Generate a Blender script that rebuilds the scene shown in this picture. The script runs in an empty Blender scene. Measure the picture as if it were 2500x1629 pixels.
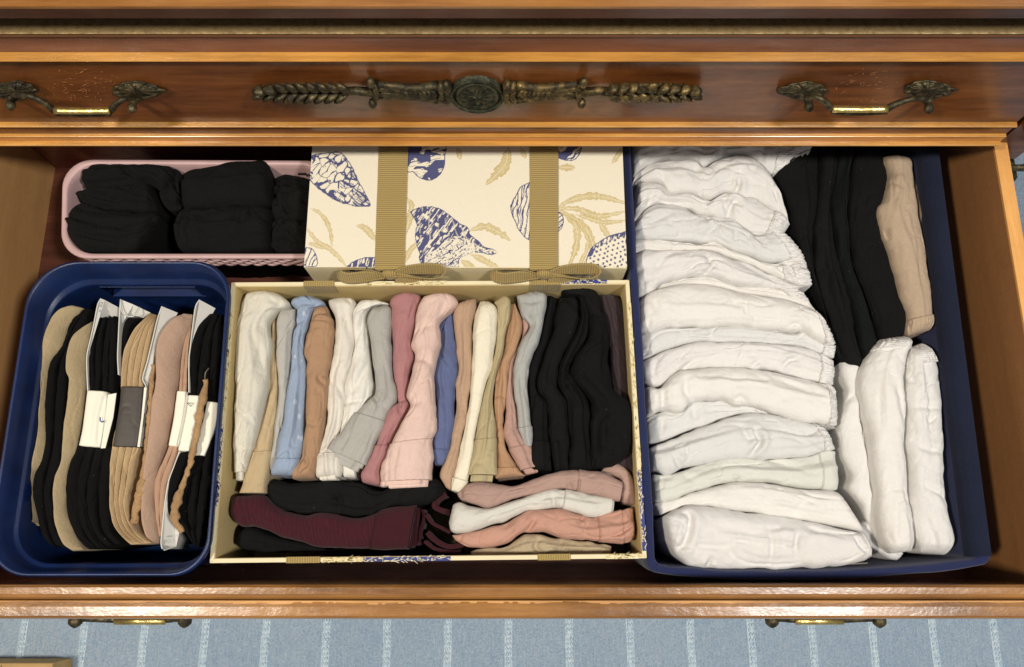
import bpy, math
import numpy as np
from mathutils import Vector
R = math.radians
scene = bpy.context.scene
COL = scene.collection

# ------------------------------------------------------------------ camera
TH = R(14.9); F = 2000.0; CAMZ = 0.66
cd = bpy.data.cameras.new('camera'); cam = bpy.data.objects.new('camera', cd); COL.objects.link(cam)
cd.sensor_width = 36; cd.lens = 36 * F / 2500; cd.clip_start = 0.02; cd.clip_end = 50
cam.location = (0, 0, CAMZ); cam.rotation_euler = (TH, 0, 0)
scene.camera = cam
# ------------------------------------------------------------------ light: two ceiling lamps and the dim room around
w = bpy.data.worlds.new('World'); scene.world = w; w.use_nodes = True
w.node_tree.nodes['Background'].inputs[0].default_value = (0.95, 0.96, 1.0, 1)
w.node_tree.nodes['Background'].inputs[1].default_value = 0.21
def lamp(name, loc, power, col, size):
    l = bpy.data.lights.new(name, 'AREA'); l.shape = 'DISK'; l.size = size; l.energy = power; l.color = col
    o = bpy.data.objects.new(name, l); COL.objects.link(o); o.location = loc
    o.rotation_euler = (Vector((0, 0.1, 0)) - Vector(loc)).to_track_quat('-Z', 'Y').to_euler()
    return o
lamp('ceiling_lamp', (-1.02, -0.28, 1.75), 27.5, (1.0, 0.90, 0.76), 0.20)
lamp('ceiling_lamp', (0.84, -0.28, 1.75), 25.5, (1.0, 0.97, 0.92), 0.20)
scene.view_settings.view_transform = 'Standard'; scene.view_settings.look = 'None'
scene.view_settings.exposure = 0.0; scene.view_settings.gamma = 1.0

# ------------------------------------------------------------------ photo point -> place in the room
CT, ST = math.cos(TH), math.sin(TH)
def ray(px, py):
    x = (np.asarray(px, float) - 1250) / F; y = -(np.asarray(py, float) - 814.5) / F
    return x, y * CT + ST, y * ST - CT          # rotate (x, y, -1) about X
def PZ(px, py, z):
    """point of the horizontal plane at height z"""
    dx, dy, dz = ray(px, py); t = (np.asarray(z) - CAMZ) / dz
    return np.stack([dx * t, dy * t, CAMZ + dz * t], -1)
def PY(px, py, Y):
    """point of the vertical plane at depth Y"""
    dx, dy, dz = ray(px, py); t = np.asarray(Y) / dy
    return np.stack([dx * t, dy * t, CAMZ + dz * t], -1)

# ------------------------------------------------------------------ numpy noise
def _h(ix, iy, seed):
    n = (ix.astype(np.int64) * 374761393 + iy.astype(np.int64) * 668265263 + seed * 1442695041) & 0xffffffff
    n = ((n ^ (n >> 13)) * 1274126177) & 0xffffffff
    return ((n ^ (n >> 16)) & 0xffff) / 65535.0 * 2 - 1
def noise(x, y, seed=0):
    x = np.asarray(x, float); y = np.asarray(y, float)
    ix = np.floor(x); iy = np.floor(y); fx = x - ix; fy = y - iy
    ix = ix.astype(np.int64); iy = iy.astype(np.int64)
    fx = fx * fx * fx * (fx * (fx * 6 - 15) + 10); fy = fy * fy * fy * (fy * (fy * 6 - 15) + 10)
    a = _h(ix, iy, seed); b = _h(ix + 1, iy, seed); c = _h(ix, iy + 1, seed); d = _h(ix + 1, iy + 1, seed)
    return (a * (1 - fx) + b * fx) * (1 - fy) + (c * (1 - fx) + d * fx) * fy
def fbm(x, y, seed=0, n=3):
    s = 0; a = 1.0
    for k in range(n):
        s = s + a * noise(x * 2 ** k + 17.3 * k, y * 2 ** k - 9.1 * k, seed + k * 31); a *= 0.5
    return s / 1.75

# ------------------------------------------------------------------ object helpers
ORG = {}
def link(o, parent, org):
    COL.objects.link(o); ORG[o.name] = np.array(org, float)
    if parent is not None:
        o.parent = parent; o.location = tuple(np.array(org) - ORG[parent.name])
    else:
        o.location = tuple(org)
    return o
def tag(o, label=None, cat=None, group=None, kind=None):
    if label: o['label'] = label
    if cat: o['category'] = cat
    if group: o['group'] = group
    if kind: o['kind'] = kind
    return o
def empty(name, org, label=None, cat=None, group=None):
    o = bpy.data.objects.new(name, None); o.empty_display_size = 0.02
    link(o, None, org); return tag(o, label, cat, group)
def mesh(name, V, Fc, mat, parent=None, org=None, smooth=True, label=None, cat=None, group=None, kind=None):
    """V in room coordinates"""
    V = np.asarray(V, float)
    if org is None:
        org = ORG[parent.name] if parent is not None else np.array([V[:, 0].mean(), V[:, 1].mean(), V[:, 2].min()])
    me = bpy.data.meshes.new(name)
    me.from_pydata((V - np.array(org)).tolist(), [], Fc if isinstance(Fc, list) else Fc.tolist())
    if smooth: me.polygons.foreach_set('use_smooth', [True] * len(me.polygons))
    if mat is not None: me.materials.append(mat)
    me.update()
    o = bpy.data.objects.new(name, me); link(o, parent, org)
    return tag(o, label, cat, group, kind)
def grid_faces(n, m, off=0, wrap=False):
    i, j = np.meshgrid(np.arange(n - 1), np.arange(m if wrap else m - 1), indexing='ij')
    j2 = (j + 1) % m
    return (np.stack([i * m + j, i * m + j2, (i + 1) * m + j2, (i + 1) * m + j], -1).reshape(-1, 4) + off)
class MB:
    """collects shapes into one mesh"""
    def __init__(s): s.V = []; s.F = []; s.n = 0
    def add(s, V, Fc):
        V = np.asarray(V, float).reshape(-1, 3); s.V.append(V)
        s.F += [[int(k) + s.n for k in f] for f in Fc]; s.n += len(V); return s
    def box(s, lo, hi, bev=0.0):
        lo = np.array(lo, float); hi = np.array(hi, float)
        return s.hexa([(lo[0], lo[1]), (hi[0], lo[1]), (hi[0], hi[1]), (lo[0], hi[1])], lo[2], hi[2], bev)
    def hexa(s, quad, z0, z1, bev=0.0):
        """prism over a ccw polygon, top edges bevelled"""
        q = np.array([(p[0], p[1]) for p in quad], float); n = len(q); c = q.mean(0)
        L = [(q, z0)]
        if bev > 0:
            d = c - q; d = d / np.linalg.norm(d, axis=1)[:, None]
            L += [(q, z1 - bev), (q + d * bev * .45, z1 - bev * .3), (q + d * bev * 1.4, z1)]
        else: L += [(q, z1)]
        V = np.concatenate([np.c_[a, np.full(n, z)] for a, z in L])
        Fc = []
        for k in range(len(L) - 1):
            for i in range(n):
                j = (i + 1) % n; Fc.append([k * n + i, k * n + j, (k + 1) * n + j, (k + 1) * n + i])
        Fc.append([(len(L) - 1) * n + i for i in range(n)]); Fc.append([n - 1 - i for i in range(n)])
        return s.add(V, Fc)
    def tube(s, pts, r, seg=10, cap=True, flat=None):
        pts = np.asarray(pts, float); n = len(pts); r = np.broadcast_to(r, (n,))
        t = np.gradient(pts, axis=0); t /= np.linalg.norm(t, axis=1)[:, None]
        up = np.array([0, 0, 1.0]) if abs(t[:, 2]).max() < .9 else np.array([0.31, .95, 0.0])
        a = np.cross(t, up); a /= np.linalg.norm(a, axis=1)[:, None]; b = np.cross(a, t)
        th = np.linspace(0, 2 * math.pi, seg, endpoint=False)
        fl = 1.0 if flat is None else flat
        V = pts[:, None] + r[:, None, None] * (np.cos(th)[None, :, None] * a[:, None] + fl * np.sin(th)[None, :, None] * b[:, None])
        Fc = grid_faces(n, seg, 0, True)[:, ::-1].tolist()
        if cap: Fc += [list(range(seg)), [n * seg - 1 - i for i in range(seg)]]
        return s.add(V, Fc)
    def ell(s, c, ax, seg=12, rings=7):
        """ellipsoid; ax = three axis vectors"""
        c = np.array(c, float); ax = np.array(ax, float)
        ph = np.linspace(-math.pi / 2, math.pi / 2, rings)[:, None]; th = np.linspace(0, 2 * math.pi, seg, endpoint=False)[None]
        u = np.stack([np.cos(ph) * np.cos(th), np.cos(ph) * np.sin(th), np.sin(ph) + 0 * th], -1)
        return s.add(c + u @ ax, grid_faces(rings, seg, 0, True))
    def build(s, name, mat, parent=None, **k):
        return mesh(name, np.concatenate(s.V), s.F, mat, parent, **k)
def spline(P, n):
    """smooth resample of a polyline by arc length"""
    P = np.asarray(P, float)
    Q = np.vstack([2 * P[0] - P[1], P, 2 * P[-1] - P[-2]]); out = []
    for i in range(len(P) - 1):
        p0, p1, p2, p3 = Q[i:i + 4]; t = np.linspace(0, 1, 16, endpoint=False)[:, None]
        out.append(.5 * (2 * p1 + (p2 - p0) * t + (2 * p0 - 5 * p1 + 4 * p2 - p3) * t * t + (3 * p1 - p0 - 3 * p2 + p3) * t ** 3))
    out.append(P[-1:]); D = np.vstack(out)
    s = np.r_[0, np.cumsum(np.linalg.norm(np.diff(D, axis=0), axis=1))]
    g = np.linspace(0, s[-1], n)
    return np.stack([np.interp(g, s, D[:, k]) for k in range(D.shape[1])], -1)

# ------------------------------------------------------------------ materials
def srgb(r, g, b):
    f = lambda c: (c / 255 / 12.92) if c / 255 <= 0.04045 else ((c / 255 + .055) / 1.055) ** 2.4
    return (f(r), f(g), f(b), 1)
class NT:
    def __init__(s, name):
        s.m = bpy.data.materials.new(name); s.m.use_nodes = True; s.t = s.m.node_tree
        s.p = s.t.nodes['Principled BSDF']; s.tc = s.t.nodes.new('ShaderNodeTexCoord')
    def n(s, typ, **k):
        nd = s.t.nodes.new(typ)
        for a, v in k.items():
            if a.startswith('i_'):
                nd.inputs[a[2:].replace('_', ' ')].default_value = v
            else: setattr(nd, a, v)
        return nd
    def l(s, a, b): s.t.links.new(a, b)
    def mapping(s, scale, rot=(0, 0, 0), src=None):
        m = s.n('ShaderNodeMapping'); m.inputs['Scale'].default_value = scale; m.inputs['Rotation'].default_value = rot
        s.l(src or s.tc.outputs['Object'], m.inputs[0]); return m.outputs[0]
    def noise(s, vec, scale, detail=4, rough=.55):
        n = s.n('ShaderNodeTexNoise', i_Scale=scale, i_Detail=detail, i_Roughness=rough); s.l(vec, n.inputs['Vector']); return n.outputs[0]
    def ramp(s, fac, stops):
        r = s.n('ShaderNodeValToRGB'); s.l(fac, r.inputs[0]); e = r.color_ramp.elements
        while len(e) < len(stops): e.new(.5)
        for k, (p, c) in enumerate(stops):
            e[k].position = p; e[k].color = c if len(c) == 4 else (*c, 1)
        return r.outputs[0]
    def mix(s, fac, a, b, mode='MIX'):
        m = s.n('ShaderNodeMix', data_type='RGBA', blend_type=mode)
        for k, v in ((0, fac), (6, a), (7, b)):
            if hasattr(v, 'is_output'): s.l(v, m.inputs[k])
            else: m.inputs[k].default_value = v
        return m.outputs[2]
    def math(s, op, a, b=0.0):
        m = s.n('ShaderNodeMath', operation=op)
        for k, v in ((0, a), (1, b)):
            if hasattr(v, 'is_output'): s.l(v, m.inputs[k])
            else: m.inputs[k].default_value = v
        return m.outputs[0]
    def bump(s, h, strength, dist, prev=None):
        b = s.n('ShaderNodeBump', i_Strength=strength, i_Distance=dist); s.l(h, b.inputs['Height'])
        if prev is not None: s.l(prev, b.inputs['Normal'])
        return b.outputs[0]
    def done(s, col=None, rough=None, normal=None, **k):
        if col is not None:
            if hasattr(col, 'is_output'): s.l(col, s.p.inputs['Base Color'])
            else: s.p.inputs['Base Color'].default_value = col
        if rough is not None:
            if hasattr(rough, 'is_output'): s.l(rough, s.p.inputs['Roughness'])
            else: s.p.inputs['Roughness'].default_value = rough
        if normal is not None: s.l(normal, s.p.inputs['Normal'])
        for a, v in k.items(): s.p.inputs[a.replace('_', ' ')].default_value = v
        return s.m
def mul(c, f): return (c[0] * f, c[1] * f, c[2] * f, 1)

def wood(name, dark, light, along='X', scale=1.0, rough=.3, coat=.6, flecks=0.0, fleck_col=None, chips=0.0, figure=.62):
    t = NT(name)
    a, b = 7 * scale, 90 * scale
    sc = {'X': (a, b, b), 'Y': (b, a, b), 'Z': (b, b, a)}[along]
    v = t.mapping(sc)
    g1 = t.noise(v, 1.0, 5, .6)
    g2 = t.noise(t.mapping(tuple(k * 4.1 for k in sc)), 1.0, 4, .7)
    big = t.noise(t.tc.outputs['Object'], 9, 3, .5)
    f = t.math('ADD', t.math('MULTIPLY', g1, .45), t.math('ADD', t.math('MULTIPLY', g2, .3), t.math('MULTIPLY', big, .30)))
    col = t.ramp(f, [(.52 - .2 * figure, dark), (.52 + .2 * figure, light)])
    if flecks > 0:
        n = t.noise(t.mapping((220, 420, 420)), 1.0, 3, .7); n2 = t.noise(t.tc.outputs['Object'], 22, 2, .5)
        m = t.math('MULTIPLY', t.math('GREATER_THAN', n, .66), t.math('GREATER_THAN', n2, .60 - flecks * .15))
        col = t.mix(t.math('MULTIPLY', m, .75), col, fleck_col)
    if chips > 0:
        n = t.noise(t.mapping((60, 300, 300)), 1.0, 5, .7)
        col = t.mix(t.math('MULTIPLY', t.math('GREATER_THAN', n, 1 - chips), .8), col, fleck_col)
    rn = t.ramp(t.noise(t.mapping((60, 160, 160)), 1.0, 4, .7), [(.3, (rough * .8,) * 3), (.75, (min(1, rough * 1.5),) * 3)])
    nb = t.bump(t.noise(t.mapping((300, 500, 500)), 1.0, 3, .6), .25, .0006, None)
    nb = t.bump(t.noise(t.tc.outputs['Object'], 45, 3, .5), .22, .003, nb)
    return t.done(col, rn, nb, Coat_Weight=coat, Coat_Roughness=.17, Specular_IOR_Level=.5)

WOOD_PANEL = wood('mahogany_panel', srgb(80, 40, 15), srgb(134, 78, 34), 'X', 1, .36, .4, 0, None, 0)
WOOD_TOP = wood('mahogany_top', srgb(172, 108, 48), srgb(226, 156, 82), 'X', 1, .35, .4)
WOOD_DARK = wood('dark_rail', srgb(96, 56, 42), srgb(136, 84, 60), 'X', 1, .38, .3)
WOOD_BEAD = wood('worn_lit_bead', srgb(146, 98, 38), srgb(206, 150, 70), 'X', 1, .3, .5, 0, srgb(228, 170, 100), .30)  # pale base partly paints in the light the beads catch; flecks are wear
WOOD_RIM = wood('drawer_rim', srgb(108, 70, 32), srgb(164, 114, 58), 'X', 1, .24, .85, 0, srgb(226, 176, 112), .26)
WOOD_CHIP = wood('bare_wood', srgb(158, 106, 52), srgb(212, 158, 92), 'X', 2, .5, .1)
WOOD_SIDE_L = wood('lit_drawer_side', srgb(188, 138, 84), srgb(214, 166, 106), 'Y', .6, .5, .15, figure=1.2)  # left side: its lit look is put into a paler wood colour
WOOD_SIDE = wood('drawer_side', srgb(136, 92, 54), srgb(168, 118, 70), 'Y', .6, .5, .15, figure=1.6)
WOOD_SIDETOP = wood('drawer_side_edge', srgb(206, 146, 78), srgb(236, 176, 100), 'Y', 1, .5, .1)
WOOD_FLOOR = wood('drawer_floor', srgb(84, 44, 34), srgb(130, 76, 58), 'X', 1, .45, .2)

def cloth_mat(name, c, var=.12, knit=3.2, rib=None, sheen=.08, fleck=None, pinst=None, lint=False):
    t = NT(name)
    n1 = t.noise(t.tc.outputs['Object'], 38, 3, .5)
    n2 = t.noise(t.tc.outputs['Object'], 900, 2, .6)
    n3 = t.noise(t.tc.outputs['Object'], 420, 3, .7)
    f = t.math('ADD', t.math('MULTIPLY', n1, .45), t.math('ADD', t.math('MULTIPLY', n2, .25), t.math('MULTIPLY', n3, .3)))
    col = t.ramp(f, [(.38, mul(c, 1 - var)), (.62, mul(c, 1 + var * .35))])
    if lint:
        vv = t.n('ShaderNodeTexVoronoi', i_Scale=95.0); t.l(t.tc.outputs['Object'], vv.inputs['Vector'])
        col = t.mix(t.math('MULTIPLY', t.math('LESS_THAN', vv.outputs['Distance'], .030), .4), col, (.25, .25, .24, 1))
    if fleck:
        v = t.n('ShaderNodeTexVoronoi', i_Scale=fleck[1]); t.l(t.mapping((1, .55, .3)), v.inputs['Vector'])
        m = t.math('LESS_THAN', v.outputs['Distance'], .17)
        col = t.mix(t.math('MULTIPLY', m, .5), col, fleck[0])
    if pinst:
        wv = t.n('ShaderNodeTexWave', wave_type='BANDS', bands_direction='DIAGONAL', i_Scale=pinst[1], i_Distortion=6, i_Detail=1, i_Detail_Scale=1.2)
        t.l(t.mapping((1, .55, .2), (0, 0, pinst[2])), wv.inputs['Vector'])
        col = t.mix(t.ramp(wv.outputs[1], [(.70, (0, 0, 0)), (.98, (.24, .24, .24))]), col, pinst[0])
    kn = t.noise(t.tc.outputs['Object'], 1300, 3, .7)
    nb = t.bump(kn, .6, .0008)
    wn = t.n('ShaderNodeTexNoise', i_Scale=150.0, i_Detail=4, i_Roughness=.6, i_Distortion=1.2); t.l(t.tc.outputs['Object'], wn.inputs['Vector'])
    nb = t.bump(wn.outputs[0], .34, .0020, nb)
    if rib:
        wv = t.n('ShaderNodeTexWave', wave_type='BANDS', bands_direction=rib[0], i_Scale=rib[1], i_Distortion=.4)
        t.l(t.tc.outputs['Object'], wv.inputs['Vector']); nb = t.bump(wv.outputs[1], .5, .0006, nb)
    return t.done(col, .92, nb, Sheen_Weight=sheen, Sheen_Roughness=.5, Specular_IOR_Level=.2)
def plain(name, c, rough=.5, metal=0, bumps=None, coat=0, var=.1):
    t = NT(name)
    n1 = t.noise(t.tc.outputs['Object'], 60, 4, .6)
    col = t.ramp(n1, [(.3, mul(c, 1 - var)), (.7, mul(c, 1 + var))])
    nb = None
    if bumps: nb = t.bump(t.noise(t.tc.outputs['Object'], bumps[0], 3, .6), bumps[1], bumps[2])
    return t.done(col, rough, nb, Metallic=metal, Coat_Weight=coat)
def brass_mat(name, dark, light, lo=.42, hi=.68, rough=.48, metal=.6):
    t = NT(name)
    n = t.noise(t.tc.outputs['Object'], 160, 5, .65)
    col = t.ramp(n, [(lo, dark), (hi, light)])
    return t.done(col, t.ramp(n, [(.3, (rough * 1.4,) * 3), (.7, (rough * .8,) * 3)]), t.bump(t.noise(t.tc.outputs['Object'], 420, 3, .6), .5, .0008), Metallic=metal)
BRASS_OLD = brass_mat('aged_brass', srgb(48, 44, 32), srgb(104, 92, 62))
BRASS_GOLD = brass_mat('worn_brass', srgb(58, 50, 32), srgb(138, 116, 70))
BRASS_GREEN = brass_mat('green_patina', srgb(42, 44, 34), srgb(92, 92, 66), rough=.55)
BRASS_BRIGHT = brass_mat('bright_brass', srgb(176, 148, 84), srgb(240, 216, 140), .3, .6, .3, .9)
BRASS_STRIP = brass_mat('dull_brass_strip', srgb(124, 104, 70), srgb(172, 150, 106), .3, .7, .6)
# ================================================================== DRESSER (carcass), closed upper drawer, open drawer
XC = -0.0326                       # the dresser's middle
YF = 0.346                         # the closed drawers' front plane
RIMZ = 0.0
def sweep(prof, x0, x1, nx=2):
    """extrude a list of (Y, Z) along X; ends closed"""
    p = np.array(prof, float); n = len(p); xs = np.linspace(x0, x1, nx)
    V = np.concatenate([np.c_[np.full(n, x), p] for x in xs])
    Fc = [[k * n + i, (k + 1) * n + i, (k + 1) * n + (i + 1) % n, k * n + (i + 1) % n] for k in range(nx - 1) for i in range(n)]
    Fc += [list(range(n)), [(nx - 1) * n + n - 1 - i for i in range(n)]]
    return V, Fc
def fz(py, p):                     # height of a photo row on the plane that stands p proud of the front
    return float(PY(1160, py, YF - p)[2])
def bead_prof(py_top, py_bot, p, base=0.0, back=.012, round_=.5):
    """half-round moulding between two photo rows, p proud"""
    zt, zb = fz(py_top, base), fz(py_bot, p); c = (zt + zb) / 2; r = (zt - zb) / 2
    a = np.linspace(math.pi / 2, -math.pi / 2, 10)
    pr = [(YF - base - max(0, math.cos(t)) ** round_ * (p - base), c + r * math.sin(t)) for t in a]
    return pr + [(YF + back, zb), (YF + back, zt)]
XR_END = float(PY(2478, 320, YF - .006)[0]); XL_END = 2 * XC - XR_END
def strip(name, prof, mat, parent, x0=None, x1=None, **k):
    V, Fc = sweep(prof, XL_END if x0 is None else x0, XR_END if x1 is None else x1)
    o = mesh(name, V, Fc, mat, parent, smooth=False, **k); return o

dresser = empty('dresser', (XC, .55, -.52), 'varnished mahogany dresser with orange top edge, dark rail and dull brass strip', 'dresser')
# top slab
zt = fz(24, .016)
strip('top_board', [(YF + .5, zt + .03), (YF - .014, zt + .03), (YF - .0175, zt + .022), (YF - .018, zt + .006), (YF - .016, zt + .001), (YF - .012, zt), (YF + .5, zt)], WOOD_TOP, dresser, XL_END - .05, XR_END + .05)
strip('upper_rail', [(YF + .004, zt - .001), (YF + .004, fz(70, .004)), (YF + .03, fz(70, .004)), (YF + .03, zt - .001)], WOOD_DARK, dresser, XL_END - .03, XR_END + .03)
strip('brass_strip', bead_prof(69, 82, .001, -.004), BRASS_STRIP, dresser, XL_END - .03, XR_END + .03)
strip('under_strip', [(YF - .0, fz(82, .0)), (YF - .0, fz(90.5, .0)), (YF + .02, fz(90.5, .0)), (YF + .02, fz(82, .0))], plain('brown_band', srgb(122, 78, 44), .6), dresser, XL_END - .03, XR_END + .03)  # plain brown band below the brass strip
# corner posts, side panels, lower carcass
for sx in (1, -1):
    xa, xb = (XR_END + .010, XR_END + .046)
    if sx < 0: xa, xb = 2 * XC - xb, 2 * XC - xa
    b = MB(); zb = fz(312, 0); b.box((xa, YF - .006, zb), (xb, YF + .04, zt - .002)); b.box((xa + .003, YF + .006, -.52), (xb, YF + .04, zb))
    b.build('corner_post', WOOD_PANEL, dresser, smooth=False)
    b = MB(); b.box((xa + .01, YF + .041, -.52), (xb, YF + .46, zt - .002)); b.build('side_panel', WOOD_PANEL, dresser, smooth=False)
b = MB(); b.box((XL_END, YF + .45, -.52), (XR_END, YF + .455, zt - .003)); b.build('back_panel', WOOD_FLOOR, dresser, smooth=False)
for zz in (-.20, -.37): 
    b = MB(); b.box((XL_END + .002, YF + .0, zz - .012), (XR_END - .002, YF + .02, zz)); b.build('divider_rail', WOOD_DARK, dresser, smooth=False)
b = MB(); b.box((XL_END + .003, YF + .003, -.36), (XR_END - .003, YF + .02, -.215)); b.build('lower_drawer_front', WOOD_PANEL, dresser, smooth=False)
b = MB(); b.box((XL_END, YF + .0, -.52), (XR_END, YF + .02, -.383)); b.build('plinth', WOOD_PANEL, dresser, smooth=False)
# carved brass leaf ornament on the right corner post, seen beside the drawer side
def ornament_post(cx):
    oy = YF + .002
    m = MB()
    for k in range(7):
        a = R(-68 + k * 22); L = .034 - .003 * abs(k - 3)
        ang = -math.pi / 2 + a * .55
        tip = np.array([cx + math.sin(a) * .019, oy - .010, -.028 - math.cos(a) * L * .9 - .012])
        base = np.array([cx, oy - .004, -.022])
        m.tube([base, base * .5 + tip * .5 + np.array([0, -.006, 0]), tip], [.004, .0052, .0015], 8)
    lf = m.build('corner_ornament', BRASS_GREEN, dresser)
    m = MB(); m.tube([(cx - .022, oy - .006, -.012), (cx - .01, oy - .012, -.019), (cx + .01, oy - .012, -.019), (cx + .022, oy - .006, -.012)], .0035, 8)
    m.build('ornament_band', BRASS_OLD, lf)
    m = MB(); m.hexa([(cx - .019, oy - .012), (cx + .019, oy - .012), (cx + .019, oy), (cx - .019, oy)], -.098, -.074, .003)
    m.build('ornament_foot', BRASS_GOLD, lf)
ornament_post(XR_END + .033); ornament_post(2 * XC - XR_END - .033)

# ---- closed upper drawer
ud = empty('drawer', (XC, YF + .03, fz(355, 0)), 'closed shallow mahogany drawer with brass ornament across its front', 'drawer')
strip('top_margin', [(YF + .002, fz(91, -.002)), (YF + .002, fz(127, -.002)), (YF + .02, fz(127, -.002)), (YF + .02, fz(91, -.002))], WOOD_DARK, ud)
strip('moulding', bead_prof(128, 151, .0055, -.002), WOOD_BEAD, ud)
panel = strip('front_panel', [(YF, fz(149, 0)), (YF, fz(300, 0)), (YF + .02, fz(300, 0)), (YF + .02, fz(149, 0))], WOOD_PANEL, ud)
XE = float(PY(2480, 300, YF)[0])
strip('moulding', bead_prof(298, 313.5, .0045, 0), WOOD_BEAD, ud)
strip('lower_band', [(YF - .002, fz(313, .002)), (YF - .002, fz(327, .002)), (YF + .02, fz(327, .002)), (YF + .02, fz(313, .002))], WOOD_PANEL, ud)
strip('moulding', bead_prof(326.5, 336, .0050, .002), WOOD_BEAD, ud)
strip('lower_cove', [(YF - .0045, fz(336, .0045)), (YF - .0045, fz(345, .0045)), (YF + .02, fz(345, .0045)), (YF + .02, fz(336, .0045))], WOOD_TOP, ud)
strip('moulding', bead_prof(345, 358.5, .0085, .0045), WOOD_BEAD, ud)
# pale scratches in the varnish above the handles
SCR = plain('bare_scratch', srgb(196, 134, 84), .6)
rng = np.random.RandomState(5)
def scratches(x0, x1, y0, y1, n):
    m = MB()
    for k in range(n):
        c = PY(x0 + (x1 - x0) * rng.beta(1.6, 1.6), y0 + (y1 - y0) * rng.rand(), YF)
        l = rng.gamma(1.2, .0009) + .0004; a = rng.normal(0, .5) + (0 if rng.rand() < .8 else 1); ww = .0002 + rng.rand() * .0005
        d = np.array([math.cos(a), 0, math.sin(a)]) * l; nn = np.array([-math.sin(a), 0, math.cos(a)]) * ww
        j = [rng.rand() * .6 + .5 for _ in range(4)]
        V = [c - d, c - d * .2 - nn * j[0], c + d * j[1], c + d * .3 + nn * j[2]]
        m.add([(v[0], YF - .0003, v[2]) for v in V], [[0, 1, 2, 3]])
    return m.build('varnish_scratches', SCR, ud, smooth=False, kind='stuff')
scratches(110, 265, 168, 252, 80); scratches(2030, 2200, 160, 250, 60); scratches(240, 300, 180, 210, 14)

# handles
def handle(parent, plates, posts, bar, face, pz, pxy, plate=True, bright=BRASS_BRIGHT):
    """bail handle: bail in three lengths, posts and leaf-shaped backplates. pxy(px,py,p) gives a point p proud of the face"""
    P = pxy
    m = MB(); a, b2 = posts
    lp = [P(a[0], a[1], .011), P(a[0] + (bar[0][0] - a[0]) * .38, a[1] + 2, .017), P(a[0] + (bar[0][0] - a[0]) * .72, a[1] + (bar[0][1] - a[1]) * .45, .019), P(bar[0][0] - 6, bar[0][1] - 4, .021), P(bar[0][0], bar[0][1], .0215)]
    rp = [P(b2[0], b2[1], .011), P(b2[0] + (bar[1][0] - b2[0]) * .38, b2[1] + 2, .017), P(b2[0] + (bar[1][0] - b2[0]) * .72, b2[1] + (bar[1][1] - b2[1]) * .45, .019), P(bar[1][0] + 6, bar[1][1] - 4, .021), P(bar[1][0], bar[1][1], .0215)]
    for q in (lp, rp):
        qs = spline(q, 16); m.tube(qs, np.interp(np.linspace(0, 1, 16), [0, .3, .8, 1], [.0022, .0018, .0026, .0028]), 10)
    lo = [P(bar[0][0], bar[0][1] + 5, .0215), P((bar[0][0] + bar[1][0]) / 2, bar[0][1] + 8, .0215), P(bar[1][0], bar[1][1] + 5, .0215)]
    m.tube(spline(lo, 12), .0027, 10)
    hd = m.build('handle', BRASS_OLD, parent)
    m = MB(); m.tube(spline([P(bar[0][0], bar[0][1], .0225), P((bar[0][0] + bar[1][0]) / 2, bar[0][1] + 1, .0228), P(bar[1][0], bar[1][1], .0225)], 10), .0030, 10, flat=.8)
    m.build('grip', bright, hd)
    for (cx, cy) in posts:
        m = MB(); c0 = P(cx, cy, 0.0); d = P(cx, cy, .02) - c0; dn = np.array([0, -1, 0.0])
        L = np.array([0, .003, .005, .007, .009, .011, .0125, .0135]); rr = np.array([.0042, .0038, .0028, .0034, .0038, .0034, .0022, .0006])
        m.tube([c0 + dn * l for l in L], rr, 12); m.build('post', BRASS_OLD, hd)
    for (cx, cy, hx, hy) in plates:
        backplate(P, cx, cy, hx, hy, hd)
    return hd
def backplate(P, cx, cy, hx, hy, hd):
    """pointed leaf plate with raised rim and veins"""
    n, mm = 40, 10; V = []
    for j in range(mm):
        r = j / (mm - 1)
        for i in range(n):
            a = 2 * math.pi * i / n
            k = 1 - .16 * abs(math.sin(2 * a)) ** .8 * (1 if math.cos(a) * hx > 0 else .4)
            sc = 1 + .05 * math.cos(9 * a)
            u = math.cos(a) * k * sc * r; v = math.sin(a) * k * sc * r
            rel = .0022 + .0045 * max(0, 1 - (r / .85) ** 2) + .0022 * math.exp(-((r - .88) / .07) ** 2) + .0011 * math.cos(11 * a) * r * (1 - r) * 4 + .0006 * math.sin(23 * a) * r
            if r > .97: rel = 0.0
            V.append(P(cx + u * abs(hx) * (1.18 if u * hx > 0 else .9), cy + v * hy, rel))
    m = MB(); m.add(V, grid_faces(mm, n, 0, True)); m.build('backplate', BRASS_OLD, hd)
def pfp(px, py, p): return PY(px, py, YF - p)     # seen at that pixel while standing proud
handle(ud, [(38, 222, -62, 26), (330, 222, 66, 26)], [(30, 232), (326, 240)], [(133, 270), (268, 270)], YF, 0, lambda x, y, p: pfp(x, y, p))
handle(ud, [(1965, 222, -64, 25), (2262, 220, 66, 26)], [(1972, 236), (2264, 240)], [(2033, 266), (2166, 266)], YF, 0, lambda x, y, p: pfp(x, y, p))

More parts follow.
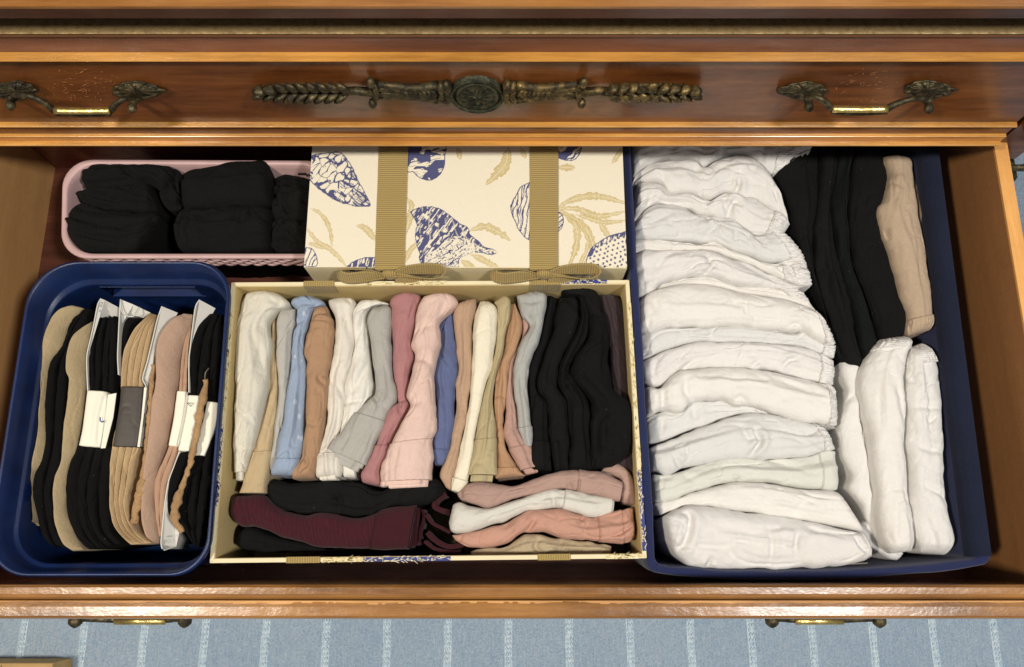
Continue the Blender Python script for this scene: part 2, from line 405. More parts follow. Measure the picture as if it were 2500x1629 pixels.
# brass ornament: medallion, tapering rods and two wheat ears
m = MB(); n = 48; mm = 22; V = []
C0 = pfp(1165, 226, 0); rx = float(pfp(1233, 226, 0)[0] - C0[0]); rz = float(pfp(1165, 184, 0)[2] - C0[2])
for j in range(mm):
    r = j / (mm - 1)
    for i in range(n):
        a = 2 * math.pi * i / n
        rel = .0035 + .0020 * math.exp(-((r - .93) / .06) ** 2) + .0016 * math.exp(-((r - .74) / .04) ** 2) - .003 * math.exp(-((r - .83) / .05) ** 2)
        if r < .68: rel += -.001 + .0022 * abs(math.cos(6 * a)) ** 2 * math.sin(math.pi * min(1, r / .66)) + .003 * math.exp(-(r / .13) ** 2)
        if r >= .999: rel = 0
        V.append(C0 + np.array([math.cos(a) * r * rx, -rel, math.sin(a) * r * rz]))
m.add(V, grid_faces(mm, n, 0, True)); orn = m.build('ornament', BRASS_GREEN, ud)
for sx, mat in ((-1, BRASS_OLD), (1, BRASS_GOLD)):
    X = lambda d: 1165 + sx * d
    # bud cluster beside the medallion
    for (dx, dy, s1) in ((74, -14, 11), (72, 1, 10), (75, 16, 11), (88, -12, 10), (86, 2, 10), (89, 13, 10)):
        c = pfp(X(dx), 226 + dy, .004); m = MB(); m.ell(c, [(s1 * .00034, 0, 0), (0, .0055, 0), (0, 0, s1 * .0006)], 12, 8); m.build('bud', mat, orn)
    for (ya, yb, r0) in ((-19, -19, .0028), (-4, -9, .0030), (9, 4, .0030), (19, 15, .0026)):
        pts = spline([pfp(X(98), 226 + ya * .9, .003), pfp(X(150), 226 + ya * .55, .006), pfp(X(200), 224 + yb * .7, .005), pfp(X(250), 224 + yb, .003)], 14)
        m = MB(); m.tube(pts, np.linspace(r0 * 1.5, r0 * .9, 14), 8); m.build('rod', mat, orn)
    m = MB()      # leaf over the rods
    for k in range(7):
        c0 = pfp(X(104 + k * 11), 228, .009); e = pfp(X(118 + k * 11), 228 + (14 - k), .005); e2 = pfp(X(118 + k * 11), 228 - (10 - k), .006)
        m.tube([c0, e], [.0018, .0008], 6); m.tube([c0, e2], [.0018, .0008], 6)
    m.build('leaf_overlay', mat, orn)
    for (dx, dy) in ((260, -24), (255, 27)):
        m = MB(); c = pfp(X(dx), 226 + dy, .005); m.ell(c, [(.0034, 0, 0), (0, .0042, 0), (0, 0, .0050)], 12, 8); m.build('scroll_end', mat, orn)
    m = MB(); m.tube([pfp(X(250), 205, .004), pfp(X(247), 226, .006), pfp(X(250), 250, .004)], [.002, .0026, .002], 8)
    m.tube([pfp(X(250), 226, .004), pfp(X(300), 222, .005), pfp(X(330), 226, .006)], [.0040, .0034, .0040], 8); m.build('stem', mat, orn)
    m = MB(); cE = pfp(X(425), 226, .001); m.ell(cE, [(float(abs(pfp(X(530), 226, 0)[0] - cE[0])), 0, 0), (0, .006, 0), (0, 0, .0115)], 24, 12); m.build('ear_body', mat, orn)
    for k in range(9):
        t = k / 8; xx = 318 + t * 200; wd = 25 * math.sin(math.pi * (0.12 + .88 * (1 - t)) ** .8) ** .7 if t < 1 else 6
        wd = 25 * (1 - ((t - .32) / .75) ** 2) ** .5 if abs((t - .32) / .75) < 1 else 7
        for sy in (-1, 1):
            c0 = pfp(X(xx - 4), 226 + sy * 1.5, .0065); c1 = pfp(X(xx + 24), 226 + sy * wd, .0035); mid = pfp(X(xx + 16), 226 + sy * wd * .55, .0085)
            m = MB(); m.tube(spline([c0, mid, c1], 9), np.array([.0016, .0032, .0044, .0050, .0052, .0046, .0036, .0022, .0006]), 8, flat=.55); m.build('leaf', mat, orn)
    m = MB(); m.tube([pfp(X(512), 226, .004), pfp(X(528), 226, .004), pfp(X(541), 226, .002)], [.0042, .0030, .0006], 8); m.build('leaf_tip', mat, orn)

# ---- open drawer
DX1 = float(PZ(2430, 360, 0)[0]); DX0 = 2 * XC - DX1; ZF = -.150
od = empty('drawer', (XC, .15, ZF - .012), 'deep mahogany drawer pulled open, holding boxes of folded clothes', 'drawer')
yi, yo = float(PZ(1250, 1428, 0)[1]), float(PZ(1250, 1512, -.004)[1])
yg = float(PZ(1250, 1465, -.002)[1])
X0, X1 = XL_END - .002, XR_END + .002
pr = [(yi, ZF - .01), (yi, -.002), (yi - .002, 0), (yg + .0045, -.0006), (yg + .002, -.0014), (yg + .0006, -.0034), (yg + .0006, ZF - .01)]
X0, X1 = DX0 - .02, DX1 + .02
V, Fc = sweep(pr, X0, X1, 2); front = mesh('front_board', V, Fc, WOOD_RIM, od, smooth=False)
pr = [(yg, -.2), (yg, -.0040), (yg - .0012, -.0028), (yg - .0050, -.0024), (yo + .0026, -.0030), (yo + .0008, -.0042), (yo, -.0068), (yo + .004, -.012), (yo + .010, -.016), (yo + .010, -.2)]
V, Fc = sweep(pr, X0, X1, 2); mesh('front_moulding', V, Fc, WOOD_RIM, front, smooth=False)
# the chipped line of bare wood along the inner edge of the moulding
nx = 700; xs = np.linspace(X0, X1, nx); u = (xs - X0) / (X1 - X0)
wch = .7 * np.clip(.0011 + .0016 * fbm(xs * 26, xs * 0, 7, 4) + .0016 * (fbm(xs * 140, xs * 0 + 3, 9, 3) > .1) * (np.exp(-((u - .47) / .2) ** 2)) + .0006, .0003, .0040)
Vc = np.concatenate([np.c_[xs, np.full(nx, yg - .0006), np.full(nx, -.0024)], np.c_[xs, yg - .0006 - wch, np.full(nx, -.00225)]])
mesh('chipped_edge', Vc, grid_faces(2, nx), WOOD_CHIP, front, smooth=False)
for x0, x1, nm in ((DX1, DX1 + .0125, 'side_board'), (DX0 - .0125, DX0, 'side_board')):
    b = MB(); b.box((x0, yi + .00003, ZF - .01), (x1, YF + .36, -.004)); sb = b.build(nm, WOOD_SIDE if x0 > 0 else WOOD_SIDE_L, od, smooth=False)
    b = MB(); b.hexa([(x0 + .0003, yi + .001), (x1 - .0003, yi + .001), (x1 - .0003, YF + .36), (x0 + .0003, YF + .36)], -.0038, -.0015, .0012); b.build('top_edge', WOOD_SIDETOP, sb, smooth=False)
b = MB(); b.box((DX0 - .005, yi + .00005, ZF - .009), (DX1 + .005, YF + .36, ZF)); b.build('floor_board', WOOD_FLOOR, od, smooth=False)
yb_ = float(PZ(200, 363, ZF * .55)[1]) + .012
b = MB(); b.box((DX0 + .0005, yb_, ZF), (DX1 - .0005, yb_ + .01, -.006)); b.build('back_board', WOOD_FLOOR, od, smooth=False)
for (xa, xb, ba, bb) in ((185, 452, 276, 400), (1884, 2146, 1945, 2062)):
    m = MB(); zz = -.045; f = lambda px, p, z: np.array([float(PZ(px, 1510, zz)[0]), yo + .010 - p, z])
    qs = spline([f(xa, .0125, zz), f(xa + 35, .013, zz - .004), f(ba, .0138, zz - .006), f(bb, .0138, zz - .006), f(xb - 35, .013, zz - .004), f(xb, .0125, zz)], 40)
    m.tube(qs, .0027, 10); hd = m.build('handle', BRASS_OLD, od)
    m = MB(); m.tube([f(ba, .0148, zz - .004), f(bb, .0148, zz - .004)], .0030, 10); m.build('grip', BRASS_BRIGHT, hd)
    for xx in (xa, xb):
        m = MB(); c = f(xx, 0, zz); m.tube([c + np.array([0, -l, 0]) for l in (0, .008, .011, .0135, .0165, .0185, .0200)], [.0052, .005, .0042, .0056, .0054, .0034, .0008], 12); m.build('post', BRASS_OLD, hd)
        m = MB(); m.ell(c, [(.02, 0, 0), (0, .003, 0), (0, 0, .022)], 20, 8); m.build('backplate', BRASS_OLD, hd)

# ================================================================== CARPET and the box corner at the lower left
FZ = -.52
t = NT('carpet_pile')
n1 = t.noise(t.tc.outputs['Object'], 7, 3, .5); n2 = t.noise(t.tc.outputs['Object'], 420, 3, .75); n3 = t.noise(t.mapping((420, 40, 100)), 1.0, 3, .6)
f = t.math('ADD', t.math('MULTIPLY', n1, .12), t.math('ADD', t.math('MULTIPLY', n2, .62), t.math('MULTIPLY', n3, .26)))
col = t.ramp(f, [(.34, srgb(152, 190, 224)), (.66, srgb(226, 242, 255))])
nb = t.bump(t.math('ADD', n2, t.math('MULTIPLY', n3, .5)), 1.0, .006)
CARPET = t.done(col, 1.0, nb, Sheen_Weight=.4, Specular_IOR_Level=.05)
b = MB(); b.box((-2.5, -2.5, FZ - .02), (2.5, 2.5, FZ)); fl = b.build('floor', CARPET, None, smooth=False, kind='structure', label='blue carpet with thin cream stripes')
t = NT('stripe_yarn')
nz = t.noise(t.mapping((300, 160, 300)), 1.0, 3, .6)
STR = t.done(t.ramp(nz, [(.3, srgb(176, 202, 220)), (.65, srgb(212, 226, 232))]), .95, t.bump(nz, .8, .003))
sx0 = float(PZ(1390, 1570, FZ)[0]); dxs = float(PZ(1538.6, 1570, FZ)[0]) - sx0
yy = np.linspace(-.75, .30, 160)
for k in range(-13, 14):
    x = sx0 + k * dxs; m = MB()
    ny = 60; ys_ = np.linspace(-.95, .30, ny); ed = .0006 * noise(ys_ * 300, ys_ * 0 + k, 4); hs = [-.0052, -.003, 0, .003, .0052]; zs = [.0003, .0011, .0014, .0011, .0003]
    m.add(np.array([[(x + h_ + e_, y_, FZ + z_) for h_, z_ in zip(hs, zs)] for y_, e_ in zip(ys_, ed)]), grid_faces(ny, 5)[:, ::-1])
    for dx in (-.0019, .0021):
        for y in np.arange(-.62, .0, .0062):
            jj = rng.normal(0, .0005, 3); m.tube([(x + dx + jj[0] - .0008, y, FZ - .0002), (x + dx + jj[1], y + .0028, FZ + .0020 + jj[2]), (x + dx + .0008, y + .0056, FZ - .0002)], [.0012, .0019, .0012], 5)
    m.build('carpet_stripe', STR, fl)
CARD_BROWN = plain('kraft_card', srgb(196, 160, 104), .8, bumps=(400, .3, .001))
q = [PZ(*p, FZ + .05)[:2] for p in ((-200, 1900), (128, 1900), (128, 1619), (-200, 1619))]
b = MB(); b.hexa(q, FZ + .001, FZ + .05, .002); bx = b.build('cardboard_box', CARD_BROWN, None, smooth=False, label='corner of a tan cardboard box on the carpet at lower left', cat='box')
b = MB(); b.hexa([(q[0][0] + .002, q[0][1]), ((q[0][0] + q[1][0]) / 2, q[1][1]), ((q[0][0] + q[1][0]) / 2, q[2][1] - .003), (q[0][0] + .002, q[2][1] - .003)], FZ + .0503, FZ + .0525); b.build('flap', CARD_BROWN, bx, smooth=False)
# ================================================================== CONTAINERS
def off_quad(q, d):
    """move the sides of a ccw quad inward by d (one value or one per side)"""
    q = np.array(q, float)[:, :2]; n = 4; d = np.broadcast_to(d, (4,)); L = []
    for i in range(n):
        a, b = q[i], q[(i + 1) % n]; t = (b - a) / np.linalg.norm(b - a); nn = np.array([-t[1], t[0]])
        L.append((a + nn * d[i], t))
    out = []
    for i in range(n):
        (p, t), (p2, t2) = L[i - 1], L[i]
        M = np.array([t, -t2]).T; s = np.linalg.solve(M, p2 - p); out.append(p + t * s[0])
    return np.array(out)
def rr(q, r, k=10):
    """rounded outline of a quad; r one radius or one per corner"""
    q = np.array(q, float); r = np.broadcast_to(r, (4,)); out = []
    for i in range(4):
        c = q[i]; a = q[i - 1] - c; b = q[(i + 1) % 4] - c; a /= np.linalg.norm(a); b /= np.linalg.norm(b)
        for t in np.linspace(0, 1, k):
            p0, p2 = c + a * r[i], c + b * r[i]; ww = .72
            out.append(((1 - t) ** 2 * p0 + 2 * ww * t * (1 - t) * c + t * t * p2) / ((1 - t) ** 2 + 2 * ww * t * (1 - t) + t * t))
    return np.array(out)
def subdiv(p, m, k):
    """insert m points on each long side"""
    out = []
    for i in range(len(p)):
        a, b = p[i], p[(i + 1) % len(p)]; out.append(a)
        if i % k == k - 1:
            for t in np.linspace(0, 1, m + 2)[1:-1]: out.append(a + (b - a) * t)
    return np.array(out)
def loft(rings, close_bottom=True):
    """rings = list of (N x 2, z)"""
    n = len(rings[0][0]); V = np.concatenate([np.c_[p, np.full(n, z) if np.isscalar(z) else z] for p, z in rings])
    Fc = grid_faces(len(rings), n, 0, True).tolist()
    if close_bottom: Fc.append([(len(rings) - 1) * n + i for i in range(n)])
    return V, Fc
def quadz(pts, z): return np.array([PZ(p[0], p[1], z)[:2] for p in pts])
ZB = ZF + .0006          # things stand on the drawer floor

# ---- blue plastic bin
t = NT('blue_plastic')
BLUEP = t.done(t.ramp(t.noise(t.tc.outputs['Object'], 30, 3, .5), [(.3, srgb(12, 30, 68)), (.7, srgb(18, 42, 90))]), .38, t.bump(t.noise(t.tc.outputs['Object'], 700, 2, .5), .15, .0005), Specular_IOR_Level=.45)
zr = -.030
q0 = quadz([(-45, 1409), (507, 1408), (567, 636), (76, 636)], zr)
R0 = [.035, .030, .034, .042]
def ringb(d, z, r=0): return subdiv(rr(off_quad(q0, d), np.array(R0) - r, 12), 14, 12), z
# outer skin, rolled rim, sloping band, ledge, inner wall
rings = [ringb([.012, .008, .015, .014], ZB, .004), ringb([.007, .005, .008, .007], zr - .054), ringb([.005, .0035, .0055, .005], zr - .028), ringb([.003, .002, .002, .003], zr - .015), ringb([.0012, .001, .001, .0012], zr - .006), ringb(0, zr - .003), ringb(.0006, zr - .0006), ringb(.0020, zr), ringb(.0032, zr - .0010),
         ringb([.0050, .0042, .0080, .0060], zr - .012), ringb([.0066, .0050, .0105, .0080], zr - .019, .002), ringb([.0072, .0054, .0112, .0086], zr - .0205, .002), ringb([.0095, .0070, .0150, .0108], zr - .0212, .003), ringb([.0102, .0076, .0158, .0114], zr - .0230, .004),
         ringb([.0108, .0078, .0160, .0116], zr - .028, .004), ringb([.0112, .0080, .0162, .0118], zr - .054, .004), ringb([.0150, .0110, .0175, .0140], ZB + .006, .006), ringb([.019, .015, .021, .018], ZB + .0022, .010)]
V, Fc = loft(rings)
n = len(rings[0][0]); N0 = 12
# open hand slot in the far wall (drop the faces between ring 12 and 13 there)
cx0, cx1 = float(PZ(255, 690, zr - .032)[0]), float(PZ(478, 690, zr - .032)[0])
keep = []
yfar = q0[2][1]
for f in Fc:
    if len(f) == 4:
        c = V[f].mean(0)
        if c[1] > yfar - .05 and cx0 < c[0] < cx1 and (min(f) // n in (1, 14)): continue
    keep.append(f)
binr = mesh('storage_bin', V, keep, BLUEP, None, label='deep blue plastic bin with rounded corners, filled with liner socks', cat='storage bin')

for zz_, nm_ in ((zr - .0545, 'slot_lip'), (zr - .0275, 'slot_lip')):
    m = MB(); m.box((cx0 - .002, yfar - .0166, zz_ - .0006), (cx1 + .002, yfar - .0052, zz_ + .0006), .0004); m.build(nm_, BLUEP, binr, smooth=False)
# ---- pink basket
t = NT('pink_plastic')
PINK = t.done(t.ramp(t.noise(t.tc.outputs['Object'], 30, 3, .5), [(.3, srgb(188, 156, 154)), (.7, srgb(206, 172, 170))]), .45, None, Subsurface_Weight=.0)
zp = -.062
qp = quadz([(147, 631), (776, 631), (776, 391), (152, 388)], zp)
RP = [.026, .010, .010, .030]
def ringp(d, z, r=0): return subdiv(rr(off_quad(qp, d), np.maximum(np.array(RP) - r, .004), 10), 10, 10), z
rings = [ringp([.020, .004, .02, .02], ZB), ringp([.0065, .003, .005, .005], zp - .012), ringp(.0038, zp - .0045), ringp(.0004, zp - .0040), ringp(0, zp - .0012), ringp(.0010, zp), ringp(.0042, zp - .0002), ringp(.0052, zp - .0016), ringp(.0062, zp - .008, .002), ringp([.023, .008, .024, .024], ZB + .003, .003)]
V, Fc = loft(rings); bask = mesh('plastic_basket', V, Fc, PINK, None, label='narrow pink plastic basket with woven-look sides, holding black socks', cat='basket')
# plaited look under the rim: rows of short bowed strands
m = MB(); rim = ringp(.0040, zp)[0]
seg = np.r_[0, np.cumsum(np.linalg.norm(np.diff(np.vstack([rim, rim[:1]]), axis=0), axis=1))]
P3 = np.vstack([rim, rim[:1]])
k = 0; pitch = .0135
for row in range(4):
    s = (row % 2) * pitch / 2
    while s < seg[-1] - pitch:
        g = np.linspace(s, s + pitch * 1.1, 6) % seg[-1]
        x = np.interp(g, seg, P3[:, 0]); y = np.interp(g, seg, P3[:, 1])
        cxy = rim.mean(0); dd = np.c_[x, y] - cxy; tang = np.gradient(np.c_[x, y], axis=0); tang /= np.linalg.norm(tang, axis=1)[:, None]
        nn = np.c_[tang[:, 1], -tang[:, 0]]
        bow = np.sin(np.linspace(0, math.pi, 6)) * .0026
        pts = np.c_[np.c_[x, y] + nn * (bow[:, None] - row * .0006), np.linspace(zp - .0065 - row * .006, zp - .0095 - row * .006, 6)]
        m.tube(pts, .0015, 5); s += pitch
m.build('plaited_strands', PINK, bask, kind='stuff')
# little dark slot moulded in the inside wall
c = PZ(738, 426, zp - .006); m = MB(); m.box((c[0] - .004, c[1] - .0004, c[2] - .0012), (c[0] + .004, c[1] + .0012, c[2] + .0012)); m.build('slot', plain('slot_dark', (.01, .008, .008, 1), .8), bask, smooth=False)

# ---- open cream box of underwear
CREAMV = srgb(236, 226, 196)
CREAM = plain('cream_paper', srgb(226, 214, 176), .6, bumps=(700, .25, .0006), var=.04)
LINER = plain('tan_box_lining', srgb(206, 184, 130), .7, bumps=(500, .2, .0005), var=.05)
GROS = cloth_mat('grosgrain_ribbon', srgb(168, 146, 88), .1, rib=('Y', 95))
GROSX = cloth_mat('grosgrain_ribbon_cross', srgb(160, 136, 78), .1, rib=('X', 95))
zc = -.040
qc = quadz([(512, 1375), (1579, 1363), (1536, 684), (565, 690)], zc)
TW = .0034
cb = empty('open_gift_box', (qc[:, 0].mean(), qc[:, 1].mean(), ZB), 'open cream paper box with printed rim, packed with folded coloured underwear', 'box')
qi = off_quad(qc, TW)
for i, nm in enumerate(('front_wall', 'side_wall', 'back_wall', 'side_wall')):
    j = (i + 1) % 4
    m = MB(); m.hexa([qc[i], qc[j], qi[j], qi[i]], ZB, zc, .0006); wl = m.build('wall', CREAM, cb, smooth=False)
    qq = off_quad(qc, TW + .0004); qz = off_quad(qc, TW)
    m = MB(); V = [(*qz[i], zc - .0015), (*qz[j], zc - .0015), (*qz[j], ZB + .002), (*qz[i], ZB + .002)]
    V2 = [(*qq[i], zc - .0015), (*qq[j], zc - .0015), (*qq[j], ZB + .002), (*qq[i], ZB + .002)]
    m.add(V + V2, [[7, 6, 5, 4], [0, 1, 5, 4], [3, 2, 6, 7]]); m.build('lining', LINER, wl, smooth=False)
m = MB(); m.hexa(off_quad(qc, TW), ZB + .0003, ZB + .002); m.build('base', LINER, cb, smooth=False)
def on_edge(i, s, d=0.0):
    a, b = qc[i], qc[(i + 1) % 4]; t_ = (b - a) / np.linalg.norm(b - a); nn = np.array([-t_[1], t_[0]]); return a + (b - a) * s + nn * d
# print on the rim and ribbon wraps
NAVY = plain('navy_print', srgb(38, 52, 120), .6, var=.25)
TANP = plain('tan_print', srgb(204, 184, 120), .6, var=.1)
def rim_patch(i, s0, s1, mat, name, lift=.0005, down=.03, both=False):
    m = MB(); a0, a1 = on_edge(i, s0, -lift), on_edge(i, s1, -lift); b0, b1 = on_edge(i, s0, TW + (lift if both else -.0002)), on_edge(i, s1, TW + (lift if both else -.0002))
    V = [(*a0, zc - down), (*a1, zc - down), (*a1, zc + lift), (*a0, zc + lift), (*b0, zc + lift), (*b1, zc + lift), (*b0, zc - .02), (*b1, zc - .02)]
    m.add(V, [[0, 1, 2, 3], [3, 2, 5, 4]] + ([[4, 5, 7, 6]] if both else [])); return m.build(name, mat, cb, smooth=False)
def speck_print(i, s0, s1, base, ink, seed, n, name):
    o = rim_patch(i, s0, s1, base, name, .0003)
    rg = np.random.RandomState(seed); m = MB(); L = np.linalg.norm(qc[(i + 1) % 4] - qc[i])
    for k in range(n):
        s = s0 + (s1 - s0) * rg.rand(); d = rg.rand() * TW; l = (.001 + rg.rand() * .003) / L; ww = .0002 + rg.rand() * .0004; sl = rg.normal(0, .0009)
        p = [on_edge(i, s, d - ww), on_edge(i, s + l, d + sl - ww * .5), on_edge(i, s + l, d + sl + ww * .5), on_edge(i, s, d + ww)]
        p = [q_ for q_ in p]
        m.add([(*q_, zc + .00055) for q_ in p], [[0, 1, 2, 3]])
    m.build('print_lines', ink, o, smooth=False, kind='stuff')
X2S = lambda px, i: (np.clip((PZ(px, 1370 if i == 0 else 687, zc)[0] - qc[i][0]) / (qc[(i + 1) % 4][0] - qc[i][0]), 0, 1))
Y2S = lambda py, i: (PZ(540, py, zc)[1] - qc[i][1]) / (qc[(i + 1) % 4][1] - qc[i][1])
rim_patch(0, X2S(699, 0), X2S(782, 0), GROSX, 'ribbon_wrap', .0008, .1, True); rim_patch(0, X2S(1313, 0), X2S(1393, 0), GROSX, 'ribbon_wrap', .0008, .1, True)
rim_patch(2, X2S(817, 2), X2S(742, 2), GROSX, 'ribbon_wrap', .0008, .1, True); rim_patch(2, X2S(1368, 2), X2S(1293, 2), GROSX, 'ribbon_wrap', .0008, .1, True)
speck_print(2, X2S(1482, 2), X2S(1370, 2), NAVY, CREAM, 1, 40, 'navy_rim_print'); speck_print(0, X2S(887, 0), X2S(1100, 0), NAVY, CREAM, 2, 60, 'navy_rim_print')
speck_print(0, X2S(784, 0), X2S(884, 0), CREAM, TANP, 3, 60, 'tan_rim_print'); speck_print(2, X2S(1090, 2), X2S(895, 2), CREAM, TANP, 4, 60, 'tan_rim_print')
speck_print(0, X2S(1480, 0), X2S(1560, 0), CREAM, TANP, 5, 40, 'tan_rim_print')
speck_print(1, Y2S(1345, 1), Y2S(1148, 1), NAVY, CREAM, 6, 70, 'navy_rim_print'); speck_print(1, Y2S(1140, 1), Y2S(740, 1), CREAM, TANP, 7, 110, 'tan_rim_print')
speck_print(3, Y2S(1030, 3), Y2S(1235, 3), CREAM, NAVY, 8, 90, 'navy_rim_print'); speck_print(3, Y2S(760, 3), Y2S(1020, 3), CREAM, TANP, 9, 110, 'tan_rim_print')

# ---- closed shell-print box with ribbons and bows
zl = -.028
q_l = quadz([(742, 652), (1531, 655), (1528, 340), (756, 340)], zl)
back = YF + .10
q_l[2] = [q_l[1][0] + (q_l[2][0] - q_l[1][0]) * 1.0, back]; q_l[3] = [q_l[3][0], back]
q_l[2][0] = q_l[1][0] + .0; q_l[3][0] = q_l[0][0] + .0
qs_l = off_quad(q_l, .002)
# printed colours worked out on a fine grid of the lid and kept as a colour attribute
def in_poly(x, y, poly):
    c = np.zeros(x.shape, bool); p = np.array(poly, float); j = len(p) - 1
    for i in range(len(p)):
        cond = ((p[i, 1] > y) != (p[j, 1] > y)) & (x < (p[j, 0] - p[i, 0]) * (y - p[i, 1]) / (p[j, 1] - p[i, 1] + 1e-12) + p[i, 0]); c ^= cond; j = i
    return c
def d_line(x, y, pts):
    """distance to a polyline, and how far along it (0..1)"""
    best = np.full(x.shape, 1e9); at = np.zeros(x.shape); p = np.array(pts, float)
    L = np.r_[0, np.cumsum(np.linalg.norm(np.diff(p, axis=0), axis=1))]
    for i in range(len(p) - 1):
        a, b = p[i], p[i + 1]; d = b - a; l2 = (d ** 2).sum(); t = np.clip(((x - a[0]) * d[0] + (y - a[1]) * d[1]) / l2, 0, 1)
        dd = np.hypot(x - a[0] - t * d[0], y - a[1] - t * d[1]); mk = dd < best; best[mk] = dd[mk]; at[mk] = ((L[i] + t * math.sqrt(l2)) / L[-1])[mk]
    return best, at
gx = np.linspace(q_l[0][0], q_l[1][0], 640); gy = np.linspace(q_l[0][1], YF + .02, 270)
GX, GY = np.meshgrid(gx, gy, indexing='ij')
# back to the photo's zoomed drawing coordinates, in which the print was traced
cx_ = GX; cy_ = GY; cz_ = zl - CAMZ
yy_ = cy_ * CT + cz_ * ST; zz_ = -cy_ * ST + cz_ * CT
PXx = 1250 + F * cx_ / -zz_; PYy = 814.5 - F * yy_ / -zz_
ZX = (PXx - 720) * 2.767; ZY = (PYy - 340) * 2.767
ZX = ZX + 3 * noise(ZX / 25, ZY / 25, 5); ZY = ZY + 3 * noise(ZX / 25, ZY / 25, 6)
base = np.array(srgb(230, 222, 200)[:3]); navy = np.array(srgb(50, 58, 112)[:3]); tan = np.array(srgb(202, 182, 124)[:3])
C = np.ones(GX.shape + (3,)) * base
def put(mask, col, a=1.0):
    a = np.clip(mask.astype(float) * a, 0, 1)[..., None]; C[:] = C * (1 - a) + np.array(col) * a
leaves = [([(110, 470), (170, 500), (220, 570), (245, 650), (250, 720)], 15), ([(85, 610), (150, 690), (230, 740), (290, 790), (350, 860)], 17), ([(90, 700), (200, 740)], 13), ([(420, 585), (480, 605), (545, 680)], 24),
    ([(760, 400), (788, 450), (770, 550), (745, 640)], 22), ([(830, 700), (775, 760), (745, 830)], 20), ([(1180, 620), (1280, 590), (1380, 630), (1450, 680)], 25), ([(1440, 60), (1420, 170), (1350, 250), (1300, 300)], 34), ([(1105, 60), (1115, 130)], 20), ([(1530, 60), (1555, 125)], 20),
    ([(1780, 190), (1890, 195)], 22), ([(1780, 460), (1900, 400), (2050, 385), (2230, 430)], 22), ([(1780, 470), (1900, 470), (2050, 520), (2230, 490)], 20), ([(1790, 480), (1890, 570), (1905, 700), (1850, 870)], 24), ([(1800, 480), (1950, 590), (2015, 740), (1950, 860)], 24), ([(1900, 510), (2080, 560), (2230, 550)], 17), ([(2060, 570), (2125, 665)], 20),
    ([(1190, 780), (1300, 830), (1410, 905)], 20), ([(1130, 820), (1225, 895)], 24), ([(2145, 160), (2215, 60)], 18), ([(240, 880), (140, 900)], 12), ([(1900, 530), (1980, 700), (1900, 900)], 14), ([(1060, 880), (1040, 900)], 10)]
for k, (pts, wd) in enumerate(leaves):
    p = spline(pts, 24); d, a = d_line(ZX, ZY, p)
    ww = wd * (np.sin(np.clip(a, 0.02, .98) * math.pi) ** .45) * (1 + .28 * noise(a * 26, a * 0, k)) 
    put(d < ww, tan, .75); put((d < ww) & (d > ww * .78), tan * .85, .8)
    put((d < ww) & (noise(a * 60, d / 7, k + 50) > .25), tan * .82, .55); put(d < 1.8, base, .8)
def cells(x, y, seed):
    ix, iy = np.floor(x), np.floor(y); f1 = np.full(x.shape, 9.); f2 = np.full(x.shape, 9.)
    for i in (-1, 0, 1):
        for j in (-1, 0, 1):
            jx, jy = (ix + i).astype(np.int64), (iy + j).astype(np.int64)
            dd = np.hypot(jx + .5 + .42 * _h(jx, jy, seed) - x, jy + .5 + .42 * _h(jx, jy, seed + 9) - y)
            f2 = np.minimum(f2, np.maximum(f1, dd)); f1 = np.minimum(f1, dd)
    return f2 - f1
def shell(poly, seed, mode, ang=0.0, dens=12.0):
    pl = spline(list(poly) + [poly[0]], 120); M = in_poly(ZX, ZY, pl); d, a = d_line(ZX, ZY, pl)
    c, s = math.cos(ang), math.sin(ang); U = ZX * c + ZY * s; Vv = -ZX * s + ZY * c
    put(M, base * 1.02)
    h = noise(U / 4.5, Vv / 60, seed)
    if mode == 'net':
        n1 = np.abs(noise(U / 55, Vv / 90, seed + 1)); n2 = np.abs(noise(U / 38, Vv / 55, seed + 2))
        cl = cells(U / 75 + .4 * noise(U / 60, Vv / 60, seed), Vv / 42 + .4 * noise(U / 50, Vv / 50, seed + 4), seed); ink = cl < .13 + .12 * noise(U / 40, Vv / 40, seed + 5); low = np.clip((ZY - 330) / 90, 0, 1); ink |= (h > .6 - low * .75) & (ZY > 320)
        ink |= (noise(U / 30, Vv / 45, seed + 7) > .62) & (h > -.2)
    elif mode == 'dark':
        b_ = np.sin(U / dens + 1.3 * noise(ZX / 60, ZY / 60, seed)); ink = (h * .9 + b_ * .5 > -.55)
        ink &= ~((noise(U / 14, Vv / 30, seed + 3) > .55))
    elif mode == 'swirl':
        b_ = noise(U / 22 + noise(ZX / 50, ZY / 50, seed) * 2, Vv / 70, seed + 1); ink = (b_ > .02) | (h > .4)
    elif mode == 'line':
        b_ = np.sin(U / dens + 2.5 * noise(ZX / 70, ZY / 70, seed)); ink = (b_ > .72) | (h > .62)
    elif mode == 'dots':
        gx_, gy_ = np.floor(U / 27), np.floor(Vv / 34 + .5 * (np.floor(U / 27) % 2)); fx_, fy_ = U / 27 - gx_ - .5, Vv / 34 + .5 * (gx_ % 2) - gy_ - .5
        ink = (np.abs(fx_ + .3 * noise(gx_ * 1.7 + .5, gy_ * 1.3 + .5, seed)) < .24) & (np.abs(fy_) < .2); ink |= (d < 30) & (ZY < 800 - (ZX - 1975) * .35) & (h > -.2)
    ink |= d < 3.2
    put(M & ink, navy, .95); put((d < 2.6), navy, .9)
    return M
shell([(60, 180), (115, 112), (210, 95), (290, 88), (330, 110), (380, 180), (430, 285), (506, 432), (480, 455), (380, 445), (280, 415), (180, 350), (130, 305), (70, 240)], 3, 'net', 2.2)
shell([(740, 30), (1000, 30), (1013, 120), (1008, 180), (970, 250), (890, 278), (830, 250), (800, 222), (745, 205)], 11, 'swirl', 1.3)
